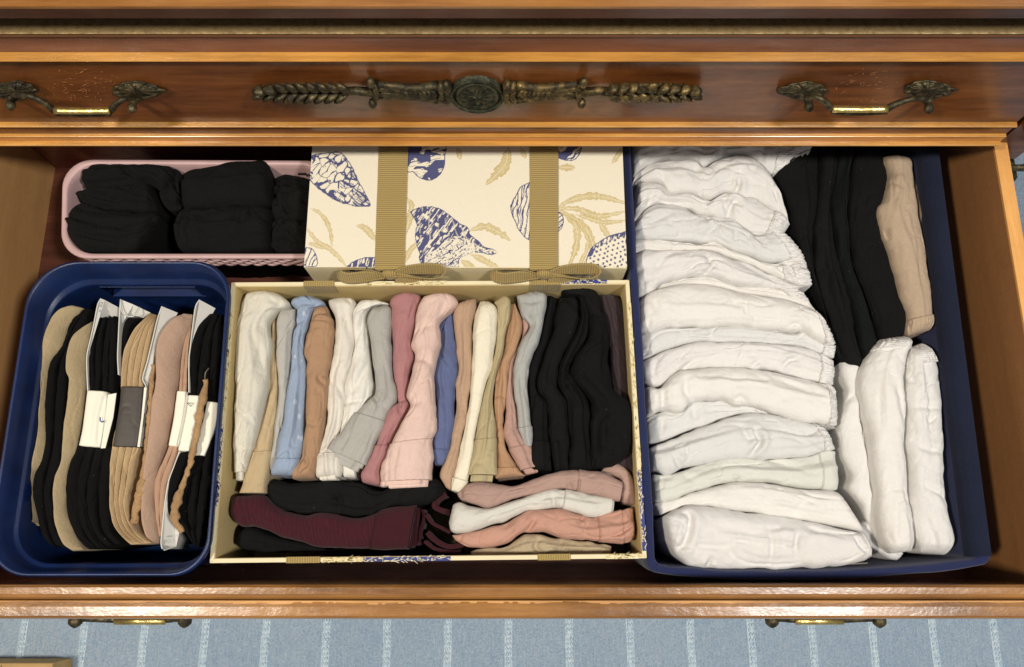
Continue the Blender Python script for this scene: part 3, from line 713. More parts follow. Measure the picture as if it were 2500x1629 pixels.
M3 = shell([(778, 490), (860, 458), (960, 465), (1040, 510), (1100, 560), (1172, 600), (1180, 640), (1230, 680), (1280, 730), (1350, 748), (1362, 765), (1330, 778), (1240, 765), (1180, 770), (1110, 810), (1105, 865), (1040, 855), (980, 845), (900, 850), (860, 840), (840, 800), (845, 770), (820, 700), (815, 620), (830, 580), (795, 520)], 21, 'dark', .65, 11)
lip = in_poly(ZX, ZY, spline([(880, 790), (960, 740), (1030, 680), (1100, 655), (1190, 690), (1270, 735), (1350, 750), (1360, 768), (1240, 765), (1170, 775), (1100, 815), (1105, 862), (980, 845), (880, 848), (880, 790)], 80))
put(lip, base); hh = noise((ZX * .6 + ZY) / 9, (ZX - ZY * .6) / 40, 77); put(lip & (np.abs(hh) < .10), navy); put(lip & (noise(ZX / 10, ZY / 10, 91) > .5), navy, .8)
for k in range(6):
    dd, _a = d_line(ZX, ZY, spline([(860 + k * 52, 470 + k * 22), (845 + k * 62, 560 + k * 20), (850 + k * 66, 700 - k * 4)], 12)); put((dd < 4.5) & M3 & ~lip & (noise(ZX / 12, ZY / 14, 5 + k) > -.35), base * .72, .75)
shell([(1600, 285), (1530, 320), (1500, 370), (1465, 430), (1460, 490), (1490, 560), (1520, 620), (1600, 665)], 31, 'line', .2, 5)
shell([(1740, 470), (1800, 505), (1814, 560), (1790, 615), (1740, 640)], 35, 'line', 1.2, 5)
shell([(2260, 615), (2120, 660), (2020, 720), (1975, 800), (1985, 885), (2060, 895), (2130, 890), (2260, 860)], 41, 'dots', .2)
shell([(60, 735), (110, 738), (145, 790), (152, 850), (110, 862), (60, 840)], 47, 'line', .4, 5)
shell([(340, 870), (400, 825), (480, 800), (560, 810), (600, 880), (480, 900)], 51, 'dark', .2, 8)
shell([(1760, 30), (1925, 40), (1915, 110), (1870, 145), (1820, 140), (1760, 110)], 57, 'swirl', .8)
C *= (1 + .03 * fbm(GX * 900, GY * 900, 8, 2))[..., None]
def attr_mat(name, rough):
    t = NT(name); a = t.n('ShaderNodeAttribute', attribute_name='print')
    return t.done(a.outputs['Color'], rough, t.bump(t.noise(t.tc.outputs['Object'], 900, 2, .6), .25, .0005))
PRINTED = attr_mat('printed_paper', .55)
sb_ = empty('ribboned_gift_box', (q_l[:, 0].mean(), q_l[:, 1].mean(), ZB), 'cream box printed with navy seashells and tan seaweed, tied with two tan ribbon bows', 'box')
m = MB(); m.hexa(q_l, zl - .045, zl - .0004, .0006); m.build('lid', CREAM, sb_, smooth=False)
m = MB(); m.hexa(qs_l, ZB, zl - .0452, .0006); m.build('base', CREAM, sb_, smooth=False)
Vg = np.stack([GX, GY, np.full(GX.shape, zl)], -1).reshape(-1, 3)
pr_ = mesh('printed_top', Vg, grid_faces(640, 270), PRINTED, sb_, smooth=False)
pr_.data.flip_normals()
ca = pr_.data.color_attributes.new('print', 'FLOAT_COLOR', 'POINT'); ca.data.foreach_set('color', np.concatenate([C.reshape(-1, 3), np.ones((C.size // 3, 1))], 1).ravel())
# print on the front side of the lid
m = MB(); rg = np.random.RandomState(3)
def front_ink(px0, px1, n, mat, nm):
    m = MB(); yf_ = q_l[0][1] - .0004
    for k in range(n):
        x = PZ(px0 + (px1 - px0) * rg.rand(), 652, zl)[0]; z = zl - .001 - rg.rand() * .035; a = rg.rand() * 3; l = .002 + rg.rand() * .004; ww = .0004
        d = np.array([math.cos(a), math.sin(a)]) * l; nn = np.array([-d[1], d[0]]) / l * ww
        m.add([(x - d[0] - nn[0], yf_, z - d[1] - nn[1]), (x + d[0] - nn[0], yf_, z + d[1] - nn[1]), (x + d[0] + nn[0], yf_, z + d[1] + nn[1]), (x - d[0] + nn[0], yf_, z - d[1] + nn[1])], [[0, 1, 2, 3]])
    m.build(nm, mat, sb_, smooth=False, kind='stuff')
front_ink(1000, 1260, 60, TANP, 'seaweed_print'); front_ink(1430, 1525, 60, NAVY, 'shell_print'); front_ink(850, 930, 40, NAVY, 'shell_print')
def strap(pxa0, pxa1, pxb0, pxb1):
    a0, a1 = PZ(pxb0, 653, zl)[0], PZ(pxb1, 653, zl)[0]; b0, b1 = PZ(pxa0, 365, zl)[0], PZ(pxa1, 365, zl)[0]
    y0, y1 = q_l[0][1] - .0008, YF + .09; Y = [y0] + list(np.linspace(y0 + .0005, y1, 60)); rows = []
    k = (y1 - y0) / (PZ(900, 365, zl)[1] - y0)
    for y in Y:
        s = (y - y0) / (y1 - y0) * k; l, r = a0 + (b0 - a0) * s, a1 + (b1 - a1) * s
        for u in np.linspace(0, 1, 12): rows.append((l + (r - l) * u, y, zl + .0009 + .0005 * noise(y * 40, u * 2, 3) + .0006 * u * (1 - u)))
    # down the front
    n = len(rows) // 12
    for zz in (zl - .001, zl - .012, zl - .05):
        for u in np.linspace(0, 1, 12): rows.append((a0 + (a1 - a0) * (u if zz > zl - .005 else .5 + (u - .5) * .7), y0 - .0009, zz))
    V = np.array(rows).reshape(-1, 12, 3); top = V[:n]; fr = V[n:]; V = np.concatenate([fr[::-1], top]); 
    # grosgrain cords across the ribbon
    return mesh('ribbon', V.reshape(-1, 3), grid_faces(V.shape[0], 12)[:, ::-1], GROS, sb_), (a0 + a1) / 2
GROSCOL = srgb(176, 152, 92); GROSDK = srgb(148, 126, 72)
def gros_tex(name, axis, freq):
    t = NT(name); wv = t.n('ShaderNodeTexWave', wave_type='BANDS', bands_direction=axis, i_Scale=freq, i_Distortion=.15)
    t.l(t.tc.outputs['Object'], wv.inputs['Vector'])
    nz = t.noise(t.tc.outputs['Object'], 50, 3, .5)
    col = t.mix(t.math('MULTIPLY', nz, .3), t.ramp(wv.outputs[1], [(.15, GROSDK), (.6, GROSCOL)]), GROSCOL)
    return t.done(col, .85, t.bump(wv.outputs[1], .8, .0008), Sheen_Weight=.2)
GROS = gros_tex('grosgrain_along', 'Y', 155); GROSX = gros_tex('grosgrain_across', 'X', 155)
for o_ in bpy.data.objects:
    if o_.name.startswith('ribbon_wrap'): o_.data.materials[0] = GROSX
def bow(cx, yf_, tilt, sbx):
    """flat loops, knot and tails of grosgrain ribbon pressed between the two boxes"""
    def band(pts, w_, nm, par, mt):
        pts = spline(pts, 40); t_ = np.gradient(pts, axis=0); t_ /= np.linalg.norm(t_, axis=1)[:, None]
        wdir = np.cross(t_, np.array([0, 0, 1.0])); wdir /= np.linalg.norm(wdir, axis=1)[:, None]; wdir = wdir * .35 + np.array([0, 0, -1.0]) * .9; up = np.cross(wdir, t_); up /= np.linalg.norm(up, axis=1)[:, None]
        ws = np.broadcast_to(w_, (40,)); m = MB(); u = np.linspace(-1, 1, 9)
        top = pts[:, None] + wdir[:, None] * (u[None, :, None] * ws[:, None, None] / 2) + up[:, None] * .0004
        bot = top - up[:, None] * .0008
        V = np.concatenate([top, bot[:, ::-1]], 1); m.add(V.reshape(-1, 3), grid_faces(40, 18, 0, True)); return m.build(nm, mt, par)
    z = zl + .0005
    k = MB(); k.ell((cx, yf_ - .006, z - .004), [(.0078, 0, tilt * .002), (0, .0042, 0), (0, 0, .0085)], 20, 12); kn = k.build('bow_knot', GROSX, sb_)
    for s in (-1, 1):
        L = .044 if s < 0 else .046
        band([(cx + s * .004, yf_ - .006, z - .003), (cx + s * .018, yf_ - .0035, z + .0015), (cx + s * L * .9, yf_ - .0020, z - .001), (cx + s * L * 1.04, yf_ - .0052, z - .003), (cx + s * L * .85, yf_ - .0095, z - .004), (cx + s * .018, yf_ - .0085, z - .002), (cx + s * .004, yf_ - .007, z - .005)], np.interp(np.linspace(0, 1, 40), [0, .3, .8, 1], [.009, .016, .016, .008]), 'bow_loop', kn, GROSX)
        band([(cx + s * .004, yf_ - .008, z - .006), (cx + s * .02, yf_ - .0095, z - .010), (cx + s * .034, yf_ - .008, z - .020)], .014, 'bow_tail', kn, GROSX)
for (a, b_, c_, d_) in ((925, 997, 915, 988), (1293, 1363, 1293, 1363)):
    rb, cxm = strap(a, b_, c_, d_); rb.data.materials[0] = GROS; bow(cxm, q_l[0][1], 0, sb_)

# ---- dark blue fabric storage box on the right
t = NT('navy_fabric'); wv = t.n('ShaderNodeTexWave', wave_type='BANDS', bands_direction='DIAGONAL', i_Scale=260, i_Distortion=1.5); t.l(t.tc.outputs['Object'], wv.inputs['Vector'])
nz = t.noise(t.tc.outputs['Object'], 900, 2, .6)
FAB = t.done(t.ramp(t.math('ADD', t.math('MULTIPLY', wv.outputs[1], .5), t.math('MULTIPLY', nz, .5)), [(.3, srgb(9, 17, 56)), (.75, srgb(26, 42, 96))]), .9, t.bump(t.math('ADD', wv.outputs[1], nz), .5, .0008), Sheen_Weight=.2)
zf = -.040
outer_t = [(1582, 1392), (2424, 1372), (2290, 345), (1520, 345)]
qf = quadz(outer_t, zf); bk = YF + .08
for i in (2, 3):   # carry the sides on under the dresser front
    a, b_ = (qf[1], qf[2]) if i == 2 else (qf[0], qf[3]); s = (bk - a[1]) / (b_[1] - a[1]); qf[i] = a + (b_ - a) * s
def ringf(d, z, seedz=0, sag=0.0, r=.006):
    p = subdiv(rr(off_quad(qf, d), r, 6), 40, 6)
    if sag:    # the near wall bows outward and dips in the middle
        a, b_ = qf[0], qf[1]; s = np.clip((p[:, 0] - a[0]) / (b_[0] - a[0]), 0, 1); near = p[:, 1] < a[1] + (b_[1] - a[1]) * s + .02
        p[:, 1] -= near * np.sin(math.pi * s) ** .6 * sag
    p = p + np.c_[.0006 * noise(p[:, 1] * 60, p[:, 0] * 60, 3 + seedz), .0006 * noise(p[:, 0] * 60, p[:, 1] * 60, 4 + seedz)]
    zz = np.full(len(p), z); s = np.clip((p[:, 0] - qf[0][0]) / (qf[1][0] - qf[0][0]), 0, 1); near = p[:, 1] < qf[0][1] + .02
    return p, zz - (near * np.sin(math.pi * s) ** .5 * .007 if sag else 0)
TWF = .0075
rings = [ringf([0.004, .012, .002, .004], ZB), ringf([0, .002, 0, 0], zf - .03, 1, .006), ringf(0, zf - .003, 2, .011), ringf(.0008, zf - .0006, 2, .011), ringf(.0022, zf, 2, .011), ringf([.0055] * 3 + [.0055], zf - .0002, 3, .011), ringf([.0070, .0078, .007, .0070], zf - .0022, 3, .011), ringf([.0075, .012, .0075, .0075], zf - .02, 4, .009), ringf([.008, .018, .008, .008], zf - .07, 5, .004), ringf([.010, .024, .010, .011], ZB + .002, 6)]
V, Fc = loft(rings); fb = mesh('fabric_storage_box', V, Fc, FAB, None, label='dark blue fabric storage box with woven texture, packed with white, black and beige clothes', cat='storage box')
HEM = cloth_mat('navy_hem', srgb(26, 32, 52), .2)
# stitched hem band along the right rim
p1 = np.array([qf[1] + (qf[2] - qf[1]) * s for s in np.linspace(0.01, .99, 60)]); m = MB()
V = []
for p_ in p1:
    for (dx, dz) in ((-.0005, .0004), (-.0062, .0010), (-.0135, -.004), (-.0150, -.016)): V.append((p_[0] + dx, p_[1], zf + dz))
mesh('hem_band', V, grid_faces(60, 4), HEM, fb)
# card base showing at the near end
m = MB(); pts = [(1860, 1389), (2035, 1389), (2110, 1384), (2120, 1374), (2050, 1376), (1860, 1382)]; q5 = [PZ(*p_, -.075)[:2] for p_ in pts]
m.hexa(q5, -.0762, -.075); m.build('clear_card_strip', plain('pale_plastic_edge', srgb(190, 184, 170), .35), None, smooth=False, label='pale stiff card edge peeking out under the nearest white garment', cat='card')
# ================================================================== FOLDED CLOTH
def seg_d(x, y, pts):
    return d_line(x, y, pts)
class Cloth:
    """a folded garment filed on edge: a rounded, wrinkled top between two traced edges A and B, with sides that go down to the box floor"""
    def __init__(s, A, B, z, r, zb, seed, p=2.4, wr=1.0, crest=0.0, drop=0.0, ends=(1, 1), folds=(), n=None, m=42, dz=(0, 0), fold_dir=0.0, long_=1.0, steps=2):
        s.steps = steps
        s.A, s.B, s.z, s.r, s.zb, s.seed, s.p, s.wr, s.crest, s.drop, s.ends, s.folds, s.dz, s.fd, s.long_ = A, B, z, r, zb, seed, p, wr, crest, drop, ends, folds, dz, fold_dir, long_
        L = max(np.linalg.norm(np.diff(np.array(A, float), axis=0), axis=1).sum(), 1)
        s.n = n or int(np.clip(L / 3.2, 30, 170)); s.m = m; s.L = L
        s.Ap = spline(A, 240); s.Bp = spline(B, 240)
    def surf(s, T, S, grow=0.0, wr_mul=1.0):
        """T along 0..1, S across -1..1 -> room points, on the photo-traced outline"""
        g = np.linspace(0, 1, 240)
        t = np.clip(T, 0, 1)
        Ax = np.interp(t, g, s.Ap[:, 0]); Ay = np.interp(t, g, s.Ap[:, 1]); Bx = np.interp(t, g, s.Bp[:, 0]); By = np.interp(t, g, s.Bp[:, 1])
        ex = T - t
        if np.any(ex != 0):      # beyond an end: go straight on
            mA = (s.Ap[-1] - s.Ap[-12]); mA = mA / np.linalg.norm(mA) * s.L; m0 = (s.Ap[0] - s.Ap[12]); m0 = m0 / np.linalg.norm(m0) * s.L
            Ax = Ax + np.where(ex > 0, mA[0], m0[0]) * np.abs(ex); Bx = Bx + np.where(ex > 0, mA[0], m0[0]) * np.abs(ex)
            Ay = Ay + np.where(ex > 0, mA[1], m0[1]) * np.abs(ex); By = By + np.where(ex > 0, mA[1], m0[1]) * np.abs(ex)
        zl_ = s.z + s.dz[0] * (1 - t) + s.dz[1] * t
        PA = PZ(Ax, Ay, zl_); PB = PZ(Bx, By, zl_ - s.drop)
        mid = (PA + PB) / 2; half = (PB - PA) / 2; hw = np.linalg.norm(half[..., :2], axis=-1)
        Lm = s.L / F * .7; ut = t * Lm
        Le = .011
        k0 = np.clip(1 - ut / Le, 0, 1) if s.ends[0] else 0 * t; k1 = np.clip(1 - (Lm - ut) / Le, 0, 1) if s.ends[1] else 0 * t
        end = (1 - k0 ** 2.2) ** .5 * (1 - k1 ** 2.2) ** .5
        wdt = .80 + .20 * end
        vv = S * hw
        edge = (.0006 * noise(ut * 160 + s.seed, np.sign(S) * 7.7, s.seed) + .0010 * noise(ut * 70, np.sign(S) * 5.1, s.seed + 70)) * np.abs(S) ** 3 * min(s.wr, 1.3)
        Sx = S * wdt
        pos = mid + half * Sx[..., None] + half / np.maximum(hw, 1e-6)[..., None] * (edge + grow * S)[..., None]
        # crest may sit off the middle
        c = np.clip(s.crest + (.42 if abs(s.crest) < .2 else .1) * noise(ut * 32 + s.seed * .7, 0 * ut + .5, s.seed + 40), -.8, .8); sc = np.where(S < c, (S - c) / (1 + c), (S - c) / (1 - c))
        rr_ = np.minimum(s.r, hw * 1.15)
        h = rr_ * (1 - np.clip(np.abs(sc), 0, 1) ** s.p) ** (1 / s.p) * end
        # wrinkles, sized in metres on the cloth
        q = s.seed * 3.71; ca, sa = math.cos(s.fd), math.sin(s.fd)
        uw = (ut * ca + vv * sa); vw = (-ut * sa + vv * ca)
        wx = uw + .006 * noise(uw * 60 + q, vw * 60, s.seed + 1); wy = vw + .004 * noise(uw * 45 - q, vw * 50, s.seed + 2)
        W = .0009 * (np.abs(noise(wx * 15 / s.long_ + q, wy * 52 - q, s.seed + 31)) - .3)
        # edges of the folded layers: crisp steps that wander along the length
        rs = np.random.RandomState(s.seed)
        for kk in range(s.steps):
            s0 = rs.uniform(-.62, .62) + .28 * noise(ut * rs.uniform(12, 26) + kk * 9.1, 0 * ut + kk, s.seed + 60 + kk) + rs.uniform(-.35, .35) * (t - .5)
            sg_ = 1 if s0.mean() > 0 else -1; e0, e1 = sorted(rs.uniform(-.3, 1.3, 2)); e1 = max(e1, e0 + .45)
            on = np.clip((t - e0) / .08, 0, 1) * np.clip((e1 - t) / .08, 0, 1)
            hgt = rs.uniform(.0007, .0013); dm = (S - s0) * hw * sg_
            W -= on * hgt * (1 / (1 + np.exp(-np.clip(dm / .00045, -40, 40))) - .25 * np.exp(-((dm + .0018) / .0016) ** 2))
        W += .0006 * fbm(wx * 34 / s.long_ + q, wy * 62, s.seed + 3, 2)
        r1 = np.abs(noise(wx * 26 / s.long_ + q, wy * 105 + q, s.seed + 4)); W -= .0012 * np.exp(-(r1 / .09) ** 2) * np.clip(noise(wx * 30, wy * 30 + q, s.seed + 8) + .35, 0, 1)
        r2 = np.abs(noise(wx * 75 + wy * 40 + q, wy * 55 - wx * 22, s.seed + 5)); W -= .0005 * np.exp(-(r2 / .10) ** 2) * np.clip(noise(wx * 42 + 5, wy * 60 - q, s.seed + 9), 0, 1)
        r3 = np.abs(noise(wx * 48 + wy * 18 + q, wy * 80 - q, s.seed + 21)); W -= .0013 * np.clip(1 - r3 / .13, 0, 1) * np.clip(noise(wx * 36 - q, wy * 40, s.seed + 22) + .15, 0, 1)
        r4 = np.abs(noise(wx * 110 - wy * 90 + q, wy * 90 + wx * 60, s.seed + 23)); W -= .00025 * np.clip(1 - r4 / .2, 0, 1) * np.clip(noise(wx * 60, wy * 70 + q, s.seed + 24), 0, 1)
        W += .00035 * fbm(wx * 170, wy * 260 + q, s.seed + 6, 2)
        W = W * s.wr * 1.7 * wr_mul * (1 - .75 * np.abs(S) ** 6)
        X = (Ax + Bx) / 2 + (Bx - Ax) / 2 * S; Y = (Ay + By) / 2 + (By - Ay) / 2 * S
        for f in s.folds:        # traced crease lines: (points, depth mm, width px)
            d, a = seg_d(X, Y, spline(f[0], 14)); dep = f[1] * .0015; ww = f[2] if len(f) > 2 else 5
            tap = np.sin(np.clip(a, .04, .96) * math.pi) ** .5
            W -= tap * dep * (np.exp(-(d / ww) ** 2) - .55 * np.exp(-((d - 2.3 * ww) / (1.5 * ww)) ** 2))
        z = pos[..., 2] + h + W + grow
        return np.stack([pos[..., 0], pos[..., 1], z], -1)
    def mesh_range(s, t0, t1, name, mat, parent=None, grow=0.0, skirt=None, extra=None, n=None, wr_mul=1.0, srange=(-1, 1), **k):
        n = n or max(8, int(s.n * (t1 - t0)) + 4); m = s.m
        T = np.linspace(t0, t1, n)[:, None] + np.zeros((1, m))
        th = np.linspace(-math.pi / 2, math.pi / 2, m); S = np.sin(th) * .5 + .5; S = srange[0] + (srange[1] - srange[0]) * S; S = np.zeros((n, 1)) + S[None]
        V = s.surf(T, S, grow, wr_mul)
        if extra is not None: V = V + extra(T, S)
        loop = [(0, j) for j in range(m)] + [(i, m - 1) for i in range(1, n)] + [(n - 1, j) for j in range(m - 2, -1, -1)] + [(i, 0) for i in range(n - 2, 0, -1)]
        idx = np.array([a * m + b for a, b in loop]); Vf = V.reshape(-1, 3); B = Vf[idx]; c = B.mean(0)
        zb = s.zb if skirt is None else None
        rows = []
        spn = V[:, m // 2]; ax_i = np.array([a for a, b in loop]); cen = spn[ax_i]
        if skirt is None:
            for kk, (f, sh) in enumerate(((0.06, .015), (.25, .04), (1.0, .08))):
                P = B + (cen - B) * sh; P[:, 2] = B[:, 2] + (s.zb - B[:, 2]) * f; rows.append(P)
        else:
            for f, sh in ((.5, .0), (1.0, .06)):
                P = B + (cen - B) * sh; P[:, 2] = B[:, 2] - skirt * f; rows.append(P)
        Fc = grid_faces(n, m)[:, ::-1].tolist(); L = len(loop); off = n * m; allV = [Vf]; prev = idx
        for P in rows:
            cur = np.arange(L) + off; allV.append(P)
            Fc += [[int(prev[i]), int(prev[(i + 1) % L]), int(cur[(i + 1) % L]), int(cur[i])] for i in range(L)]
            prev = cur; off += L
        Fc.append([int(i) for i in prev])
        o = mesh(name, np.concatenate(allV), Fc, mat, parent, **k)
        me = o.data
        # outside faces must look outward whichever way A and B were traced
        nrm = me.polygons[(n // 2) * (m - 1) + m // 2].normal
        if nrm.z < 0: me.flip_normals()
        return o
MATS = {}
def cm(key, c, **k):
    g = sum(c) / 3; c = tuple((g + (v - g) * .78) * (.96 if g > 190 else .92) for v in c)
    if key not in MATS: MATS[key] = cloth_mat(key, srgb(*c), lint=g < 30, **k)
    return MATS[key]
SEED = [100]
def garment(name, label, cat, group, mat, A, B, z, zb, r=.009, band=None, band_mat=None, layers=(), **k):
    SEED[0] += 13
    c = Cloth(A, B, z, r, zb, SEED[0], **k)
    o = c.mesh_range(0, 1, name, mat, None, label=label, cat=cat, group=group)
    if band:
        t0, t1, kind = band
        def ruff(T, S):
            d = np.zeros(T.shape + (3,))
            if kind == 'ruffle': d[..., 2] = .0010 * np.sin(S * 24 + 3 * noise(T * 30, S * 4, c.seed)) + .0008 * noise(T * 90, S * 14, c.seed + 5) * (1 - .5 * np.abs(S))
            return d
        b = c.mesh_range(t0, t1, 'waistband' if kind != 'cuff' else 'cuff', band_mat or mat, o, grow=.0007, skirt=.006, extra=ruff)
        # stitched seam
        ts = t0 + .006 if t0 > .02 else t1 - .006
        seam = c.surf(np.full(26, ts), np.linspace(-.97, .97, 26), .0010); m_ = MB(); m_.tube(seam + np.c_[np.zeros(26), np.zeros(26), .0002 * np.sin(np.arange(26) * 2.4)], .00035, 5); m_.build('seam', band_mat or mat, b)
    for (dt, sh, dn) in layers:      # inner layers of the roll that stick out beyond the end: (extra length, side shrink, lower by)
        c2 = Cloth(A, B, z - dn, r * .7, zb, SEED[0] + 3, **{**k, 'ends': (0, 0)}); 
        t0, t1 = (.80, 1 + dt) if dt > 0 else (dt, .2)
        c2.mesh_range(t0, t1, 'inner_fold', mat, o, skirt=.03, srange=sh)
    return o

# ---- white garments in the blue fabric box
W = cm('white_cotton', (234, 231, 226), var=.03, sheen=.15); W2 = cm('cool_white_cotton', (226, 225, 221), var=.03, sheen=.15); W3 = cm('warm_white_cotton', (240, 236, 228), var=.03, sheen=.15)
WR = cm('white_elastic_rib', (234, 231, 226), var=.06, rib=('Y', 160), sheen=.15)
ZW = -.066; ZBF = ZB + .0035
b1 = [(1545, 442), (1563, 421), (1600, 400), (1651, 394), (1694, 397), (1715, 412), (1748, 394), (1785, 384), (1822, 387), (1849, 404), (1868, 427), (1885, 440)]
b2 = [(1556, 446), (1611, 454), (1634, 476), (1688, 479), (1728, 494), (1765, 477), (1792, 474), (1815, 486), (1839, 487), (1872, 508), (1896, 523), (1928, 548)]
b3 = [(1545, 548), (1574, 514), (1597, 504), (1627, 504), (1664, 509), (1698, 526), (1731, 534), (1768, 534), (1785, 538), (1808, 558), (1839, 580), (1872, 575), (1914, 571)]
b4 = [(1543, 588), (1600, 588), (1654, 591), (1701, 595), (1748, 596), (1788, 615), (1822, 625), (1862, 643), (1902, 643), (1932, 637), (1966, 632)]
b5 = [(1543, 620), (1580, 615), (1634, 615), (1688, 613), (1735, 618), (1775, 632), (1812, 642), (1855, 662), (1885, 675), (1916, 689), (1949, 699), (1983, 700)]
b6 = [(1553, 731), (1587, 719), (1621, 694), (1681, 680), (1735, 680), (1768, 692), (1802, 702), (1835, 704), (1869, 704), (1929, 712), (1950, 704)]
b7 = [(1555, 736), (1617, 705), (1688, 697), (1735, 700), (1788, 715), (1822, 722), (1882, 729), (1932, 742), (1969, 756), (2003, 779)]
b8 = [(1560, 818), (1590, 816), (1624, 804), (1661, 802), (1735, 801), (1792, 798), (1835, 804), (1885, 808), (1936, 816), (1956, 811), (1986, 829), (2023, 845), (2040, 843)]
b9 = [(1563, 887), (1584, 876), (1626, 855), (1689, 840), (1760, 838), (1861, 838), (1920, 844), (1975, 855), (2000, 867), (2034, 879)]
b10 = [(1571, 939), (1609, 947), (1655, 909), (1710, 903), (1794, 899), (1861, 903), (1903, 913), (1954, 926), (2004, 939), (2036, 945)]
b11 = [(1578, 1023), (1613, 1004), (1660, 1006), (1685, 985), (1735, 979), (1760, 979), (1794, 991), (1819, 989), (1866, 1002), (1903, 1018), (1954, 1031), (2004, 1039), (2042, 1045)]
b12 = [(1584, 1090), (1639, 1071), (1710, 1044), (1769, 1023), (1819, 1012), (1861, 1012), (1903, 1018), (1960, 1032), (2010, 1045)]
b13 = [(1590, 1153), (1622, 1159), (1660, 1149), (1702, 1136), (1752, 1124), (1794, 1119), (1861, 1124), (1920, 1121), (1962, 1117), (2004, 1105), (2040, 1098)]
b14 = [(1597, 1229), (1643, 1220), (1685, 1203), (1752, 1184), (1794, 1178), (1861, 1180), (1920, 1189), (1983, 1197), (2044, 1199)]
b15 = [(1612, 1262), (1668, 1235), (1718, 1237), (1794, 1250), (1861, 1256), (1920, 1266), (1983, 1275), (2063, 1292), (2112, 1302)]
b16 = [(1626, 1325), (1651, 1363), (1690, 1383), (1735, 1387), (1878, 1389), (2004, 1385), (2080, 1377), (2112, 1362), (2128, 1340)]
b0 = [(1540, 320), (1650, 318), (1760, 316), (1880, 314), (1990, 316)]
b1t = b1[:-1] + [(1900, 425), (1930, 405), (1968, 386)]
G = 'white garments folded upright in the blue fabric box'
def wg(lab, A, B, mat, z=0, **k):
    k['r'] = k['r'] * .8; k.setdefault('p', 2.7); k.setdefault('steps', 3); k.setdefault('long_', 1.5)
    return garment('folded_white_garment', lab, 'garment', G, mat, A, B, ZW + z, ZBF, **k)
wg('white garment at the very back, half under the drawer above, ribbed cuff on black cloth', b0, b1t, W2, -.002, r=.014, band=(.80, 1.0, 'ruffle'), band_mat=WR, ends=(1, 0), folds=[([(1780, 384), (1768, 372), (1810, 366)], 2, 5), ([(1640, 372), (1655, 350)], 2.5, 8), ([(1590, 400), (1560, 418)], 2, 5), ([(1865, 360), (1855, 400)], 1.5, 5)])
wg('second white garment from the back, plump, with a deep pinched fold near its middle', b1, b2, W, .001, r=.016, wr=1.3, folds=[([(1797, 440), (1799, 458), (1793, 474)], 3, 5), ([(1780, 438), (1800, 432), (1812, 444)], 2, 5), ([(1608, 436), (1622, 455), (1640, 470)], 1.6, 7), ([(1880, 450), (1890, 490), (1900, 515)], 1.6, 5), ([(1690, 420), (1700, 450)], 1.2, 12)])
wg('third white garment from the back, twisted, with a knot-like tuck and short ribbed cuff', b2, b3, W, .000, r=.014, wr=1.35, band=(.88, 1.0, 'ruffle'), band_mat=WR, folds=[([(1776, 534), (1779, 512), (1790, 500), (1800, 510)], 3.4, 6), ([(1767, 492), (1764, 515), (1776, 535)], 2, 6), ([(1590, 480), (1580, 505), (1560, 535)], 2, 6), ([(1735, 494), (1720, 512)], 2, 4), ([(1877, 540), (1873, 575)], 1.5, 3)])
wg('fourth white garment from the back, smooth with its cuff seam turned up at the right', b3, b4, W2, -.001, r=.015, wr=1.2, band=(.905, 1.0, 'ruffle'), band_mat=WR, folds=[([(1731, 535), (1718, 552)], 2.6, 5), ([(1715, 588), (1730, 572), (1745, 560)], 1.6, 8), ([(1835, 587), (1850, 600), (1858, 608)], 2.4, 5), ([(1575, 560), (1605, 545), (1640, 530)], 1.5, 8), ([(1786, 570), (1790, 605)], 1.2, 6)])
wg('thin crumpled white garment with gathered end, fifth from the back', b4, b5, W3, .001, r=.010, wr=1.3, band=(.84, 1.0, 'ruffle'), band_mat=WR, folds=[([(1915, 650), (1930, 660), (1945, 690)], 2, 5), ([(1880, 650), (1905, 668), (1930, 690)], 1.6, 5)])
wg('sixth white garment from the back, with a long diagonal fold across its middle', b5, b6, W, .001, r=.016, wr=1.15, folds=[([(1597, 655), (1630, 630), (1680, 622)], 1.8, 7), ([(1735, 660), (1715, 676), (1690, 688)], 2.2, 5), ([(1718, 630), (1735, 655), (1745, 662)], 1.6, 9), ([(1790, 640), (1830, 665), (1890, 685)], 1.4, 8), ([(1570, 690), (1572, 715)], 1.5, 6)])
wg('thin white garment with finely ruffled end, seventh from the back', b6, b7, W3, .000, r=.008, wr=.8, band=(.86, 1.0, 'ruffle'), band_mat=WR)
wg('big smooth bright white garment halfway along the stack, tapering to a crinkled tip', b7, b8, W3, .003, r=.018, wr=.95, band=(.93, 1.0, 'ruffle'), band_mat=WR, folds=[([(1812, 725), (1812, 755), (1814, 798)], .8, 5), ([(1960, 812), (1935, 800), (1915, 806)], 2, 5), ([(1580, 790), (1578, 815)], 1.5, 6), ([(1590, 740), (1600, 770)], 1.3, 10)])
wg('narrow white garment with a square ribbed cuff, directly below the big smooth one', b8, b9, W2, -.001, r=.011, wr=1.0, band=(.93, 1.0, 'ruffle'), band_mat=WR, folds=[([(1560, 872), (1585, 866)], 2.5, 4), ([(1730, 806), (1734, 836)], 1, 7)])
wg('white garment whose square stitched cuff touches the upright white rolls', b9, b10, W, .000, r=.014, wr=1.1, band=(.915, 1.0, 'ruffle'), band_mat=WR, folds=[([(1905, 900), (1920, 885), (1945, 880)], 2.2, 5), ([(1690, 888), (1670, 898), (1655, 910)], 2.2, 5), ([(1830, 896), (1850, 884)], 1.5, 5), ([(1600, 880), (1590, 920), (1605, 940)], 1.6, 7)])
